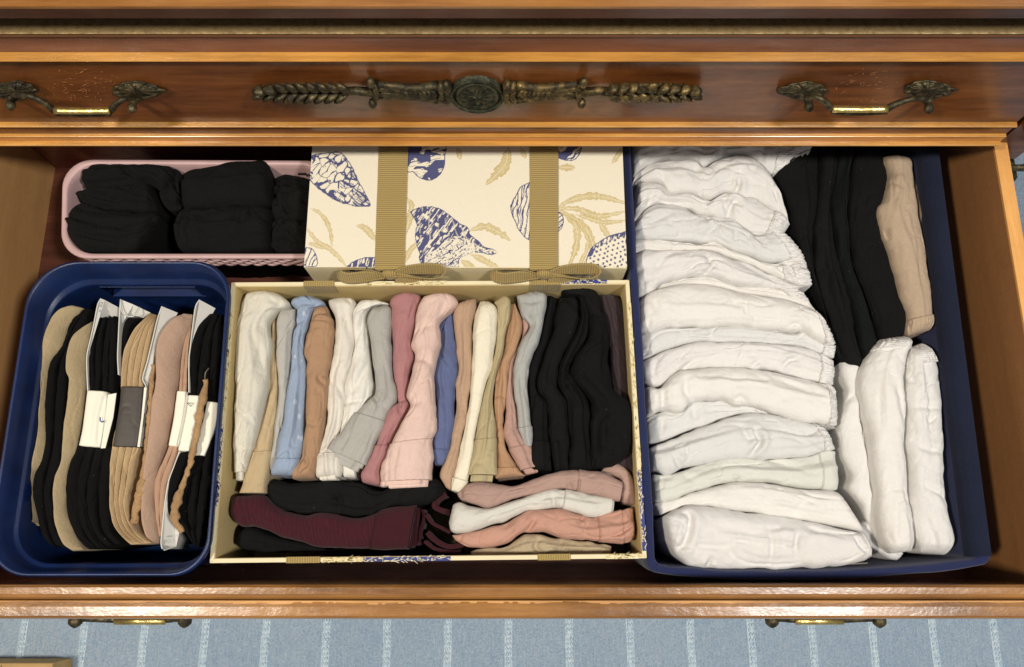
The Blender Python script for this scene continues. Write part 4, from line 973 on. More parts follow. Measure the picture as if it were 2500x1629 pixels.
wg('plump white garment with puckered elastic edge curling along its right end', b10, b11, W3, .003, r=.018, wr=1.15, band=(.945, 1.0, 'ruffle'), band_mat=WR, folds=[([(1975, 925), (2010, 950), (2035, 975)], 1.6, 6), ([(1885, 925), (1920, 945), (1960, 960)], 1.2, 8), ([(1668, 930), (1668, 965), (1690, 985)], 1.5, 8), ([(1785, 985), (1800, 975), (1820, 988)], 2, 6), ([(1612, 960), (1614, 1000)], 1.5, 6)])
wg('narrow wedge of white cloth showing between two plumper white folds', b11, b12, W2, -.004, r=.008, wr=1.0, folds=[([(1690, 1000), (1695, 1030)], 1.4, 8), ([(1615, 1030), (1612, 1060)], 1.5, 6), ([(1840, 995), (1860, 1012)], 1.5, 4)])
wg('white garment pinched at its middle with a rounded seamed cuff', b12, b13, W2, .002, r=.016, wr=1.1, band=(.93, 1.0, 'ruffle'), band_mat=WR, folds=[([(1832, 1060), (1846, 1080), (1836, 1100), (1826, 1112)], 3.2, 6), ([(1800, 1050), (1820, 1075), (1835, 1070)], 1.8, 8), ([(1665, 1150), (1652, 1140), (1640, 1120)], 2, 6), ([(1590, 1110), (1625, 1100), (1660, 1080)], 1, 9), ([(1870, 1040), (1930, 1060), (1990, 1058)], 1.0, 10)])
wg('pale greenish-white garment with a wide curved waistband bulging right', b13, b14, cm('greenish_white_cotton', (224, 224, 212), var=.03, sheen=.15), .000, r=.014, wr=.9, band=(.90, 1.0, 'smooth'), folds=[([(1865, 1122), (1930, 1145), (1980, 1160)], 1.2, 7), ([(1793, 1180), (1802, 1168)], 2.5, 5), ([(1660, 1160), (1700, 1185)], 1.0, 9), ([(1590, 1175), (1640, 1165)], 1, 6)])
wg('bright smooth white garment second from the drawer front', b14, b15, W3, .002, r=.016, wr=.8, folds=[([(1930, 1268), (1945, 1235), (1990, 1222)], 1.0, 8), ([(1926, 1272), (1940, 1276)], 2, 4)], dz=(0, .002))
wg('large puffy white garment nearest the drawer front, with a tiny dark speck on it', b15, b16, W, .004, r=.020, wr=1.2, band=(.955, 1.0, 'smooth'), folds=[([(1676, 1270), (1672, 1300), (1660, 1330), (1640, 1350)], 2.8, 8), ([(1655, 1250), (1675, 1262), (1676, 1285)], 2.2, 7), ([(1865, 1290), (1872, 1330), (1872, 1385)], 1.0, 6), ([(1935, 1300), (1925, 1340)], 1.4, 6), ([(2065, 1305), (2085, 1335), (2105, 1350)], 1.8, 5), ([(1960, 1290), (1995, 1300)], 1.5, 6), ([(1720, 1385), (1728, 1368)], 2.5, 6)])
v_l1 = [(2046, 880), (2059, 940), (2059, 981), (2046, 1044), (2050, 1094), (2071, 1157), (2067, 1195), (2101, 1237), (2130, 1300), (2150, 1338)]
v_r1 = [(2098, 878), (2096, 930), (2103, 989), (2115, 1060), (2124, 1136), (2134, 1220), (2145, 1300), (2160, 1338)]
v_l2 = [(2142, 830), (2108, 878), (2094, 930), (2101, 997), (2113, 1069), (2122, 1136), (2134, 1220), (2148, 1315), (2172, 1352)]
v_r2 = [(2212, 822), (2214, 850), (2203, 884), (2199, 939), (2204, 1010), (2199, 1073), (2204, 1128), (2212, 1220), (2225, 1296), (2231, 1345)]
v_l3 = [(2214, 850), (2202, 886), (2199, 939), (2204, 1010), (2199, 1073), (2204, 1128), (2212, 1220), (2225, 1296), (2245, 1348)]
v_r3 = [(2252, 838), (2275, 870), (2286, 901), (2292, 968), (2294, 1052), (2294, 1128), (2298, 1199), (2307, 1262), (2319, 1313), (2310, 1355)]
GV = 'upright white rolls beside the stack'
def vg(lab, A, B, mat, z=0, **k): return garment('rolled_white_garment', lab, 'garment', GV, mat, A, B, ZW + z, ZBF, **k)
vg('narrow white roll lying lengthwise, tucked against the stack of white garments', v_l1, v_r1, W, -.006, r=.010, wr=.9, long_=1.6)
vg('white roll lying lengthwise in the middle of three, its ruffled end on black cloth', v_l2, v_r2, W3, .004, r=.018, wr=.9, long_=1.8, band=(0, .07, 'ruffle'), band_mat=WR, folds=[([(2172, 950), (2185, 1010), (2196, 1040)], 1.4, 7), ([(2150, 905), (2165, 960)], 1, 9)])
vg('white roll nearest the blue box wall at right, its side creased', v_l3, v_r3, W, .001, r=.016, wr=1.25, long_=1.2, band=(0, .11, 'ruffle'), band_mat=WR, folds=[([(2215, 1080), (2235, 1100), (2290, 1110)], 1.4, 7), ([(2215, 1000), (2290, 1002)], 1.1, 6), ([(2208, 930), (2220, 945)], 2, 6), ([(2240, 1190), (2290, 1220)], 1.3, 6)])
garment('rolled_white_garment', 'tail of white cloth at the near end under the two white rolls', 'garment', GV, W2, [(2085, 1290), (2120, 1330), (2150, 1355), (2190, 1368)], [(2118, 1262), (2140, 1300), (2165, 1330), (2205, 1352)], ZW - .010, ZBF, r=.006)
# blacks and beiges
K = cm('black_cotton', (17, 17, 17), var=.3, sheen=.0); K2 = cm('soft_black_knit', (20, 20, 20), var=.3, sheen=.0); KG = cm('black_green_cotton', (14, 20, 20), var=.3, sheen=.0)
k1l = [(1930, 330), (1895, 400), (1888, 430), (1915, 490), (1935, 560), (1960, 640), (1985, 700), (2010, 780), (2035, 850), (2055, 890)]
k1r = [(2000, 330), (1998, 400), (1998, 480), (1985, 560), (1990, 650), (2012, 750), (2045, 850), (2072, 900)]
k2r = [(2050, 335), (2042, 420), (2030, 500), (2033, 560), (2048, 650), (2072, 740), (2092, 840), (2112, 905)]
k3r = [(2095, 335), (2075, 420), (2068, 520), (2078, 640), (2112, 740), (2135, 810), (2155, 860)]
k4r = [(2150, 340), (2158, 400), (2168, 430), (2156, 495), (2145, 530), (2150, 580), (2167, 620), (2180, 665), (2196, 715), (2208, 760), (2206, 820)]
GK = 'black garments lying lengthwise in the fabric box'
def kg(lab, A, B, mat, z, **k):
    k['r'] *= .75; k['wr'] *= 1.3; k['steps'] = 3
    return garment('black_garment', lab, 'garment', GK, mat, A, B, ZW + z, ZBF, **k)
kg('black garment nearest the white stack, widening at the back', k1l, k1r, K, -.004, r=.014, wr=1.0, long_=2)
kg('second black garment from the white stack, long and narrow', k1r, k2r, K2, -.002, r=.013, wr=1.0, long_=2)
kg('third black garment from the white stack, slightly greenish', k2r, k3r, KG, -.001, r=.013, wr=1.0, long_=2)
kg('black garment beside the beige shorts, broadest at the near end', k3r, k4r, K, .000, r=.015, wr=.9, long_=2)
be_l = [(2148, 384), (2162, 427), (2161, 452), (2150, 495), (2137, 515), (2143, 557), (2148, 582), (2161, 607), (2175, 658), (2189, 708), (2202, 755), (2206, 802), (2213, 822)]
be_r = [(2222, 385), (2222, 430), (2228, 474), (2240, 540), (2252, 600), (2260, 660), (2268, 720), (2271, 765), (2271, 806)]
be2_r = [(2226, 420), (2244, 474), (2256, 521), (2264, 575), (2268, 629), (2270, 683), (2272, 720), (2273, 760)]
BE = cm('beige_cotton', (206, 176, 142), var=.07)
garment('beige_garment', 'folded beige garment with ribbed waistband, between black cloth and the blue box wall', 'garment', None, BE, be_l, be_r, ZW + .003, ZBF, r=.014, wr=.9, long_=2, band=(.925, 1.0, 'ruffle'), band_mat=BE, folds=[([(2165, 450), (2185, 470)], 1.6, 5), ([(2150, 570), (2160, 590)], 1.6, 4)])
garment('beige_garment', 'second beige layer squeezed behind the beige garment along the blue wall', 'garment', None, cm('tan_beige_cotton', (196, 164, 128), var=.08), [(2214, 425), (2222, 480), (2236, 560), (2250, 640), (2258, 720), (2262, 760)], be2_r, ZW - .003, ZBF, r=.007, wr=1.2, long_=1.0)

# ---- coloured underwear in the cream box
ZU = -.062; ZBU = ZB + .0022
u = {}
GU = 'folded underwear filed upright in the cream box'
def ug(lab, A, B, mat, z=0.0, **k):
    k.setdefault('r', .011); k.setdefault('wr', .8); k.setdefault('long_', 1.6); k['wr'] = k['wr'] * 1.15
    return garment('folded_underwear', lab, 'underwear', GU, mat, A, B, ZU + z, ZBU, **k)
U1l = [(600, 716), (592, 745), (584, 789), (581, 840), (578, 892), (577, 969), (574, 1021), (573, 1070), (574, 1110), (575, 1154)]
U1r = [(668, 712), (708, 738), (703, 753), (677, 763), (657, 794), (662, 840), (657, 892), (654, 957), (636, 1035), (628, 1060), (615, 1103), (602, 1152)]
ug('cream-white pair at the far left end, thick and smooth', U1l, U1r, cm('ivory_cloth', (226, 220, 200), var=.05), .004, r=.014, layers=[(.045, (-.8, .5), .004)], folds=[([(640, 800), (625, 815), (640, 870), (650, 930)], 1.2, 8), ([(575, 1005), (600, 1012), (625, 1040)], 1.0, 6), ([(668, 740), (690, 752)], 1.4, 6)], ends=(1, 0))
U2l = [(664, 782), (664, 840), (659, 892), (656, 957), (637, 1037), (628, 1065), (617, 1103), (604, 1152), (589, 1205)]
U2r = [(678, 772), (678, 815), (679, 892), (682, 957), (676, 1010), (672, 1050), (668, 1090), (663, 1130), (657, 1170), (648, 1205)]
ug('pale tan pair flaring out below the cream one at left', U2l, U2r, cm('sand_cloth', (214, 184, 134), var=.06), -.003, r=.009, band=(.76, 1.0, 'rib'), ends=(1, 0))
U3l = [(687, 757), (676, 790), (676, 828), (678, 892), (682, 957), (674, 1015), (670, 1040), (667, 1081), (662, 1120), (660, 1148)]
U3r = [(728, 754), (726, 790), (718, 820), (713, 866), (709, 918), (705, 969), (699, 1015), (693, 1040), (686, 1075), (676, 1148)]
ug('light grey pair left of the pale blue one', U3l, U3r, cm('dove_grey_cloth', (196, 192, 182), var=.05), .000, r=.009)
U4l = [(712, 730), (712, 745), (726, 758), (727, 776), (725, 802), (718, 820), (713, 866), (709, 918), (701, 982), (694, 1035), (683, 1076), (673, 1122), (662, 1160)]
U4r = [(756, 720), (790, 737), (792, 748), (772, 756), (758, 789), (752, 810), (746, 828), (745, 879), (752, 905), (748, 957), (744, 1010), (742, 1060), (737, 1116), (718, 1162)]
ug('pale blue pair with small white marks', U4l, U4r, cm('pale_blue_cloth', (158, 180, 212), var=.05, fleck=(srgb(205, 215, 228), 130)), .003, r=.012, band=(.91, 1.0, 'rib'), folds=[([(726, 800), (742, 790), (752, 778)], 1.6, 5), ([(728, 756), (745, 748), (775, 752)], 1.5, 5)])
U5l = [(770, 748), (761, 786), (756, 810), (748, 828), (747, 866), (755, 890), (749, 931), (747, 995), (745, 1054), (738, 1116), (725, 1140), (706, 1170)]
U5r = [(796, 748), (808, 771), (818, 784), (817, 815), (814, 879), (803, 913), (802, 944), (799, 995), (794, 1040), (785, 1080), (776, 1120), (768, 1168)]
ug('tan-orange pair, crumpled with a folded hem at its far end', U5l, U5r, cm('tan_orange_cloth', (196, 148, 106), var=.06), .005, r=.012, wr=1.1, folds=[([(762, 788), (785, 787), (812, 790)], 1.6, 3.5), ([(790, 920), (784, 930), (798, 945)], 1.8, 5), ([(765, 780), (790, 765)], 1.3, 4), ([(750, 1035), (775, 1040)], 1.3, 6), ([(745, 1110), (755, 1135), (730, 1160)], 1.6, 5)])
U6l = [(800, 732), (806, 750), (818, 776), (820, 802), (816, 853), (808, 905), (803, 944), (800, 995), (796, 1040), (785, 1080), (776, 1110), (773, 1150), (774, 1168)]
U6r = [(862, 728), (872, 743), (864, 771), (865, 802), (866, 840), (859, 892), (848, 920), (842, 951), (846, 985), (832, 1050), (824, 1075), (822, 1100), (834, 1130), (836, 1166)]
ug('creamy white pair with ribbed cuff, right of the tan-orange one', U6l, U6r, cm('milk_white_cloth', (232, 224, 208), var=.05), .003, r=.013, band=(.865, 1.0, 'rib'), layers=[(.012, (-.7, .6), .003)], folds=[([(845, 740), (850, 790), (862, 840)], 1.3, 7), ([(815, 935), (828, 945), (845, 985)], 1.2, 6), ([(850, 735), (862, 748)], 1.2, 5)])
U7l = [(880, 734), (868, 755), (864, 776), (866, 840), (859, 892), (843, 944), (843, 985), (832, 1050), (826, 1075), (826, 1105), (835, 1135), (840, 1165)]
U7r = [(930, 734), (952, 746), (912, 752), (901, 776), (900, 815), (908, 892), (913, 931), (912, 967), (892, 1000), (872, 1060), (866, 1110), (872, 1166)]
ug('bright white pair crossing under the grey one', U7l, U7r, cm('bright_white_cloth', (238, 233, 220), var=.05), .001, r=.013, wr=1.0, folds=[([(900, 770), (880, 820), (868, 850)], 1.2, 7), ([(905, 885), (885, 930), (870, 960)], 1.4, 6), ([(843, 985), (880, 985), (910, 970)], 1.2, 6), ([(846, 970), (842, 985), (850, 995)], 1.8, 4)])
U8l = [(908, 750), (901, 776), (901, 810), (908, 879), (915, 931), (912, 967), (881, 995), (855, 1021), (832, 1058), (812, 1085), (804, 1098)]
U8r = [(938, 745), (954, 758), (957, 815), (959, 905), (968, 969), (948, 1008), (941, 1030), (934, 1050), (918, 1080), (906, 1108), (894, 1137)]
ug('warm grey pair with a broad ribbed cuff spread to the lower left', U8l, U8r, cm('warm_grey_cloth', (188, 186, 176), var=.05), .007, r=.011, band=(.72, 1.0, 'rib'), layers=[(.03, (-.9, .9), .0025), (.06, (-.6, .8), .005)], ends=(1, 0), folds=[([(912, 965), (925, 985), (928, 1000)], 2, 5), ([(925, 975), (945, 1000)], 1.2, 6)])
U9l = [(962, 722), (953, 743), (957, 763), (958, 840), (959, 905), (969, 970), (972, 985), (950, 1004), (934, 1034), (925, 1060), (918, 1089), (898, 1133), (885, 1158), (884, 1178)]
U9r = [(997, 714), (1030, 728), (1021, 763), (1016, 802), (1009, 840), (1014, 874), (1003, 905), (996, 944), (994, 975), (1000, 995), (973, 1050), (960, 1076), (945, 1108), (930, 1150), (934, 1188)]
ug('dusty rose pair left of the light pink one', U9l, U9r, cm('dusty_rose_cloth', (196, 128, 128), var=.06, fleck=None), .003, r=.012, band=(.80, 1.0, 'rib'), folds=[([(985, 985), (978, 1000), (985, 1015)], 1.8, 5), ([(972, 985), (990, 975)], 1.2, 5)])
U10l = [(1034, 724), (1023, 754), (1011, 816), (1008, 844), (1015, 876), (1003, 925), (996, 965), (999, 1000), (976, 1040), (954, 1089), (934, 1145), (930, 1178)]
U10r = [(1082, 716), (1113, 732), (1113, 752), (1072, 790), (1076, 830), (1062, 901), (1058, 924), (1063, 972), (1063, 1050), (1053, 1078), (1056, 1120), (1053, 1172)]
ug('light pink pair, thickest of the row, its layered cuff rolled open', U10l, U10r, cm('light_pink_cloth', (236, 198, 182), var=.05), .008, r=.014, wr=1.1, band=(.80, 1.0, 'rib'), layers=[(.022, (-.95, .6), .002), (.035, (-.6, .9), .0045)], ends=(1, 0), folds=[([(1025, 815), (1050, 800), (1065, 785)], 1.2, 8), ([(1012, 880), (1040, 885), (1058, 905)], 1.4, 8), ([(1000, 995), (1030, 985)], 1.2, 8), ([(1095, 740), (1080, 765), (1072, 785)], 1.5, 7)])
U11l = [(1100, 768), (1073, 795), (1076, 830), (1063, 901), (1059, 924), (1064, 972), (1064, 1050), (1058, 1085), (1063, 1136)]
U11r = [(1114, 755), (1106, 770), (1107, 802), (1114, 844), (1119, 901), (1114, 944), (1112, 1015), (1104, 1071), (1097, 1100), (1089, 1137)]
ug('periwinkle blue pair right of the light pink one', U11l, U11r, cm('periwinkle_cloth', (98, 112, 164), var=.08), .000, r=.010, wr=1.0, band=(.90, 1.0, 'rib'), folds=[([(1070, 865), (1085, 880), (1095, 895)], 1.5, 4)])
U12l = [(1115, 742), (1106, 765), (1107, 802), (1114, 844), (1119, 901), (1114, 944), (1112, 1015), (1100, 1085), (1090, 1115), (1074, 1158), (1088, 1190)]
U12r = [(1166, 728), (1160, 768), (1154, 802), (1153, 887), (1149, 944), (1140, 1015), (1126, 1085), (1117, 1130), (1105, 1176), (1102, 1198)]
ug('camel pair left of the ivory one', U12l, U12r, cm('camel_cloth', (208, 166, 130), var=.06), .002, r=.012, wr=.7)
U13l = [(1170, 736), (1160, 768), (1154, 802), (1153, 887), (1149, 944), (1140, 1015), (1126, 1085), (1117, 1130), (1105, 1176), (1103, 1198)]
U13r = [(1194, 736), (1213, 759), (1211, 830), (1200, 901), (1185, 944), (1171, 1015), (1163, 1057), (1156, 1110), (1146, 1156), (1138, 1180), (1120, 1202)]
ug('brightest ivory pair between the camel and khaki ones', U13l, U13r, cm('bright_ivory_cloth', (246, 236, 206), var=.04), .004, r=.012, wr=.55, band=(.93, 1.0, 'rib'))
U14l = [(1206, 738), (1214, 759), (1212, 830), (1200, 901), (1186, 944), (1171, 1015), (1163, 1057), (1158, 1093), (1150, 1130), (1144, 1161)]
U14r = [(1232, 720), (1246, 734), (1245, 773), (1236, 808), (1228, 859), (1214, 901), (1204, 972), (1207, 1029), (1210, 1080), (1214, 1161)]
ug('khaki pair with a wide straight ribbed cuff', U14l, U14r, cm('khaki_cloth', (204, 184, 132), var=.06), .005, r=.010, wr=.6, band=(.80, 1.0, 'rib'), layers=[(.035, (-.8, .7), .003)], ends=(1, 0))
U15l = [(1247, 740), (1243, 779), (1236, 820), (1228, 859), (1214, 901), (1205, 972), (1209, 1029), (1211, 1080), (1215, 1130), (1216, 1150), (1204, 1170)]
U15r = [(1260, 742), (1275, 793), (1271, 830), (1246, 881), (1239, 930), (1234, 972), (1231, 1029), (1231, 1071), (1240, 1100), (1256, 1130), (1272, 1153), (1288, 1162)]
ug('apricot tan pair with curved stitched hem at its near end', U15l, U15r, cm('apricot_cloth', (206, 154, 108), var=.07), .002, r=.010, wr=1.0, band=(.93, 1.0, 'rib'))
U16l = [(1262, 742), (1275, 793), (1272, 830), (1247, 881), (1240, 930), (1235, 972), (1232, 1029), (1232, 1060), (1243, 1090), (1256, 1125), (1270, 1150)]
U16r = [(1270, 742), (1282, 773), (1296, 799), (1274, 836), (1257, 885), (1254, 944), (1262, 1000), (1266, 1043), (1286, 1080), (1299, 1095), (1312, 1140)]
ug('thin rose beige pair with an unravelled cuff, left of the grey one', U16l, U16r, cm('rose_beige_cloth', (206, 158, 140), var=.06), .000, r=.009, band=(.86, 1.0, 'rib'), layers=[(.03, (-.8, .8), .003)], ends=(1, 0))
U17l = [(1258, 722), (1266, 739), (1273, 773), (1293, 799), (1273, 836), (1259, 873), (1255, 944), (1262, 995), (1271, 1057), (1282, 1090)]
U17r = [(1312, 711), (1334, 728), (1326, 779), (1316, 830), (1299, 873), (1290, 901), (1288, 944), (1293, 986), (1296, 1040), (1295, 1090)]
ug('silvery grey pair beside the black ones', U17l, U17r, cm('silver_grey_cloth', (186, 188, 182), var=.05), .006, r=.011, wr=.9, band=(.88, 1.0, 'rib'), folds=[([(1268, 735), (1295, 745), (1320, 740)], 1.2, 5), ([(1285, 775), (1300, 790)], 1.2, 6)])
B1l = [(1338, 722), (1328, 779), (1317, 830), (1300, 873), (1291, 901), (1289, 944), (1294, 986), (1298, 1060), (1296, 1110), (1297, 1148)]
B1r = [(1362, 728), (1356, 780), (1346, 830), (1325, 887), (1313, 930), (1316, 958), (1338, 990), (1340, 1057), (1345, 1110), (1350, 1150)]
ug('black pair directly right of the silvery grey one', B1l, B1r, K, .000, r=.011, wr=1.1, band=(.84, 1.0, 'rib'), band_mat=K2)
B2r = [(1408, 728), (1412, 780), (1400, 820), (1384, 850), (1364, 901), (1361, 944), (1383, 986), (1386, 1037), (1389, 1090), (1390, 1148)]
ug('second black pair from the silvery grey one, hooked at its far end', B1r, B2r, K2, .004, r=.012, wr=1.2, folds=[([(1356, 745), (1380, 735), (1405, 760)], 1.8, 6)])
B3r = [(1422, 708), (1437, 773), (1431, 830), (1406, 873), (1392, 901), (1411, 944), (1440, 986), (1440, 1043), (1446, 1100), (1450, 1148)]
ug('third black pair from the silvery grey one, bulging to the right below', B2r, B3r, K, .003, r=.013, wr=1.2, folds=[([(1395, 900), (1380, 940), (1400, 990)], 2, 6)])
ug('black pair reaching furthest back in the cream box', [(1362, 704), (1385, 722), (1420, 730), (1436, 780), (1440, 830), (1432, 880)], [(1450, 704), (1462, 722), (1470, 770), (1480, 800), (1486, 850), (1470, 890)], K2, .001, r=.012, wr=1.1)
B4r = [(1462, 745), (1479, 788), (1487, 853), (1489, 915), (1497, 952), (1536, 985), (1547, 1015), (1545, 1060), (1538, 1100), (1500, 1140)]
ug('large black pair fanning out at the right end above the rose roll', [(1437, 773), (1433, 830), (1408, 873), (1396, 905), (1412, 944), (1441, 986), (1441, 1043), (1444, 1090), (1440, 1144)], B4r, K, .006, r=.015, wr=1.3, folds=[([(1490, 1010), (1460, 1030), (1455, 1080), (1462, 1130)], 2.2, 6), ([(1420, 930), (1450, 960), (1480, 1000)], 1.8, 6)])
DP = cm('plum_pinstripe', (66, 50, 54), var=.12, pinst=(srgb(88, 74, 78), 120, .4))
ug('dark plum pinstriped pair pressed against the right wall of the cream box', [(1456, 720), (1466, 760), (1480, 800), (1487, 853), (1489, 915), (1495, 980), (1498, 1060), (1502, 1150)], [(1510, 722), (1520, 760), (1526, 802), (1536, 887), (1541, 985), (1546, 1080), (1548, 1160)], DP, -.006, r=.012, wr=.5)
# nearer rows
H1t = [(648, 1195), (672, 1176), (710, 1179), (772, 1174), (840, 1174), (883, 1181), (910, 1195), (934, 1200), (964, 1187), (1034, 1171), (1066, 1170), (1086, 1190)]
H1b = [(655, 1212), (682, 1238), (723, 1252), (753, 1256), (785, 1250), (831, 1256), (872, 1264), (907, 1258), (948, 1242), (1007, 1234), (1051, 1230), (1089, 1206)]
GH = 'underwear lying crosswise at the near side of the cream box'
def hg(lab, A, B, mat, z=0.0, **k):
    k.setdefault('r', .011); k.setdefault('wr', .9); k.setdefault('long_', 1.6)
    return garment('crosswise_underwear', lab, 'underwear', GH, mat, A, B, ZU + z, ZBU, **k)
hg('soft black pair lying crosswise just behind the burgundy one', H1t, H1b, K2, -.006, wr=1.2, folds=[([(820, 1200), (835, 1225), (830, 1245)], 2, 8)])
MAR = cm('burgundy_pinstripe', (74, 20, 32), var=.1, pinst=(srgb(92, 36, 46), 130, .5)); MARP = cm('burgundy_rib', (74, 20, 30), var=.1, rib=('X', 180))
H2t = [(566, 1210), (596, 1209), (642, 1210), (664, 1226), (688, 1242), (723, 1253), (753, 1257), (785, 1251), (831, 1257), (872, 1265), (907, 1259), (948, 1243), (1017, 1234)]
H2b = [(563, 1240), (572, 1270), (592, 1286), (620, 1285), (650, 1296), (693, 1312), (737, 1323), (772, 1334), (818, 1339), (872, 1340), (930, 1340), (965, 1340), (998, 1341)]
o_m = hg('burgundy pinstriped pair with ribbed cuff, lying crosswise at lower left', H2t, H2b, MAR, -.002, wr=.6, band=(.80, 1.0, 'rib'), band_mat=MARP, ends=(1, 0), folds=[([(597, 1212), (602, 1245), (612, 1282)], .8, 3)])
def curl(pts, par, nm, mat, z, h=.045, th=.0016):
    p = spline(pts, 40); P = PZ(p[:, 0], p[:, 1], z); t_ = np.gradient(P, axis=0); t_ /= np.linalg.norm(t_, axis=1)[:, None]; nn = np.c_[-t_[:, 1], t_[:, 0], np.zeros(40)]
    jz = .0012 * noise(np.arange(40) * .3, np.zeros(40), int(pts[0][0]))
    a = [P + nn * th * .9 + np.c_[np.zeros(40), np.zeros(40), np.full(40, -h)], P + nn * th + np.c_[np.zeros(40), np.zeros(40), jz - .0008], P + nn * th * .5 + np.c_[np.zeros(40), np.zeros(40), jz], P - nn * th * .5 + np.c_[np.zeros(40), np.zeros(40), jz], P - nn * th + np.c_[np.zeros(40), np.zeros(40), jz - .0008], P - nn * th * .9 + np.c_[np.zeros(40), np.zeros(40), np.full(40, -h)]]
    V = np.stack(a, 1); m = MB(); m.add(V.reshape(-1, 3), grid_faces(40, 6, 0, True)); return m.build(nm, mat, par)
for k, c_ in enumerate([[(1008, 1237), (1004, 1290), (1001, 1338)], [(1019, 1240), (1014, 1285), (1010, 1332)], [(1031, 1244), (1034, 1262), (1026, 1295), (1022, 1330)], [(1088, 1205), (1068, 1220), (1060, 1236), (1078, 1246), (1098, 1251)], [(1040, 1256), (1054, 1276), (1076, 1288), (1100, 1300)], [(1042, 1300), (1060, 1318), (1090, 1334), (1120, 1332), (1136, 1322)], [(1036, 1322), (1062, 1340), (1100, 1348), (1126, 1347)]]):
    curl(c_, o_m, 'cuff_layer', MARP, ZU - .003 - .0020 * (k % 3), .045, .0015 + .0007 * (k % 2))
hg('black pair in the near left corner, mostly in shade', [(582, 1300), (609, 1286), (650, 1297), (693, 1313), (737, 1326), (790, 1338)], [(577, 1330), (600, 1342), (650, 1347), (700, 1348), (745, 1348), (800, 1347)], K, -.012, r=.010)
hg('black cloth lining the near side of the box under the burgundy pair', [(790, 1334), (860, 1338), (940, 1340), (1020, 1342), (1090, 1346)], [(790, 1358), (860, 1358), (940, 1358), (1020, 1358), (1090, 1358)], K2, -.025, r=.006)
P1t = [(1116, 1205), (1141, 1183), (1166, 1177), (1201, 1180), (1259, 1188), (1305, 1168), (1342, 1156), (1388, 1149), (1431, 1152), (1474, 1158), (1518, 1178)]
P1b = [(1120, 1216), (1130, 1225), (1166, 1236), (1196, 1239), (1232, 1226), (1272, 1214), (1307, 1204), (1353, 1193), (1393, 1196), (1433, 1206), (1469, 1213), (1512, 1222)]
DR = cm('rose_taupe_cloth', (198, 156, 140), var=.06)
o_r = hg('rose taupe pair lying crosswise, its far cuff curled against the right wall', P1t, P1b, DR, .004, r=.012, band=(.74, 1.0, 'rib'), folds=[([(1384, 1178), (1390, 1190), (1396, 1197)], 2, 5), ([(1128, 1196), (1126, 1216)], 1.8, 4)], ends=(1, 0))
garment('crosswise_underwear', 'loop of rose taupe cuff bending round the near right corner of the box', 'underwear', GH, DR, [(1466, 1152), (1480, 1140), (1506, 1133), (1537, 1155), (1549, 1193), (1550, 1232)], [(1482, 1162), (1496, 1164), (1512, 1172), (1512, 1190), (1510, 1210), (1524, 1230)], ZU - .001, ZBU, r=.009, wr=.5)
P2t = [(1108, 1226), (1124, 1226), (1166, 1238), (1201, 1239), (1242, 1225), (1274, 1216), (1307, 1205), (1353, 1194), (1393, 1197), (1433, 1207), (1465, 1213), (1493, 1218)]
P2b = [(1094, 1284), (1104, 1302), (1140, 1300), (1161, 1295), (1196, 1283), (1232, 1275), (1279, 1252), (1312, 1245), (1350, 1240), (1388, 1247), (1433, 1262), (1491, 1255)]
hg('white pair with straight ribbed cuff between the rose taupe and salmon ones', P2t, P2b, cm('pearl_white_cloth', (222, 219, 206), var=.05), .002, r=.012, band=(.71, 1.0, 'rib'), layers=[(.012, (-.8, .8), .002)], ends=(1, 0), folds=[([(1350, 1215), (1352, 1235), (1362, 1240)], 1.6, 5)])
P3t = [(1103, 1306), (1161, 1296), (1196, 1284), (1232, 1276), (1279, 1253), (1312, 1246), (1350, 1241), (1388, 1248), (1433, 1262), (1469, 1257), (1519, 1246), (1546, 1236)]
P3b = [(1112, 1320), (1141, 1333), (1191, 1336), (1237, 1328), (1267, 1308), (1285, 1299), (1317, 1299), (1358, 1312), (1405, 1318), (1469, 1324), (1520, 1330), (1550, 1318)]
hg('salmon pink pair lying crosswise, folded over at the right corner', P3t, P3b, cm('salmon_cloth', (222, 160, 134), var=.06), .003, r=.013, wr=1.1, band=(.80, .93, 'rib'), folds=[([(1306, 1270), (1296, 1285), (1283, 1298)], 2.2, 5), ([(1412, 1275), (1428, 1262)], 1.8, 4), ([(1535, 1250), (1540, 1280), (1515, 1300), (1490, 1310)], 1.8, 5), ([(1255, 1265), (1230, 1290)], 1.2, 6)])
P4t = [(1150, 1345), (1195, 1338), (1240, 1330), (1270, 1310), (1285, 1301), (1317, 1301), (1358, 1314), (1405, 1320), (1469, 1326), (1494, 1330)]
P4b = [(1150, 1358), (1195, 1358), (1240, 1358), (1285, 1358), (1330, 1358), (1375, 1358), (1420, 1358), (1460, 1358), (1490, 1357)]
hg('pale beige pair along the near wall of the cream box, right half', P4t, P4b, cm('pale_beige_cloth', (204, 182, 142), var=.06), -.004, r=.010, wr=1.1, folds=[([(1316, 1318), (1306, 1335), (1320, 1350)], 2, 6), ([(1372, 1318), (1360, 1345)], 1.5, 6)])

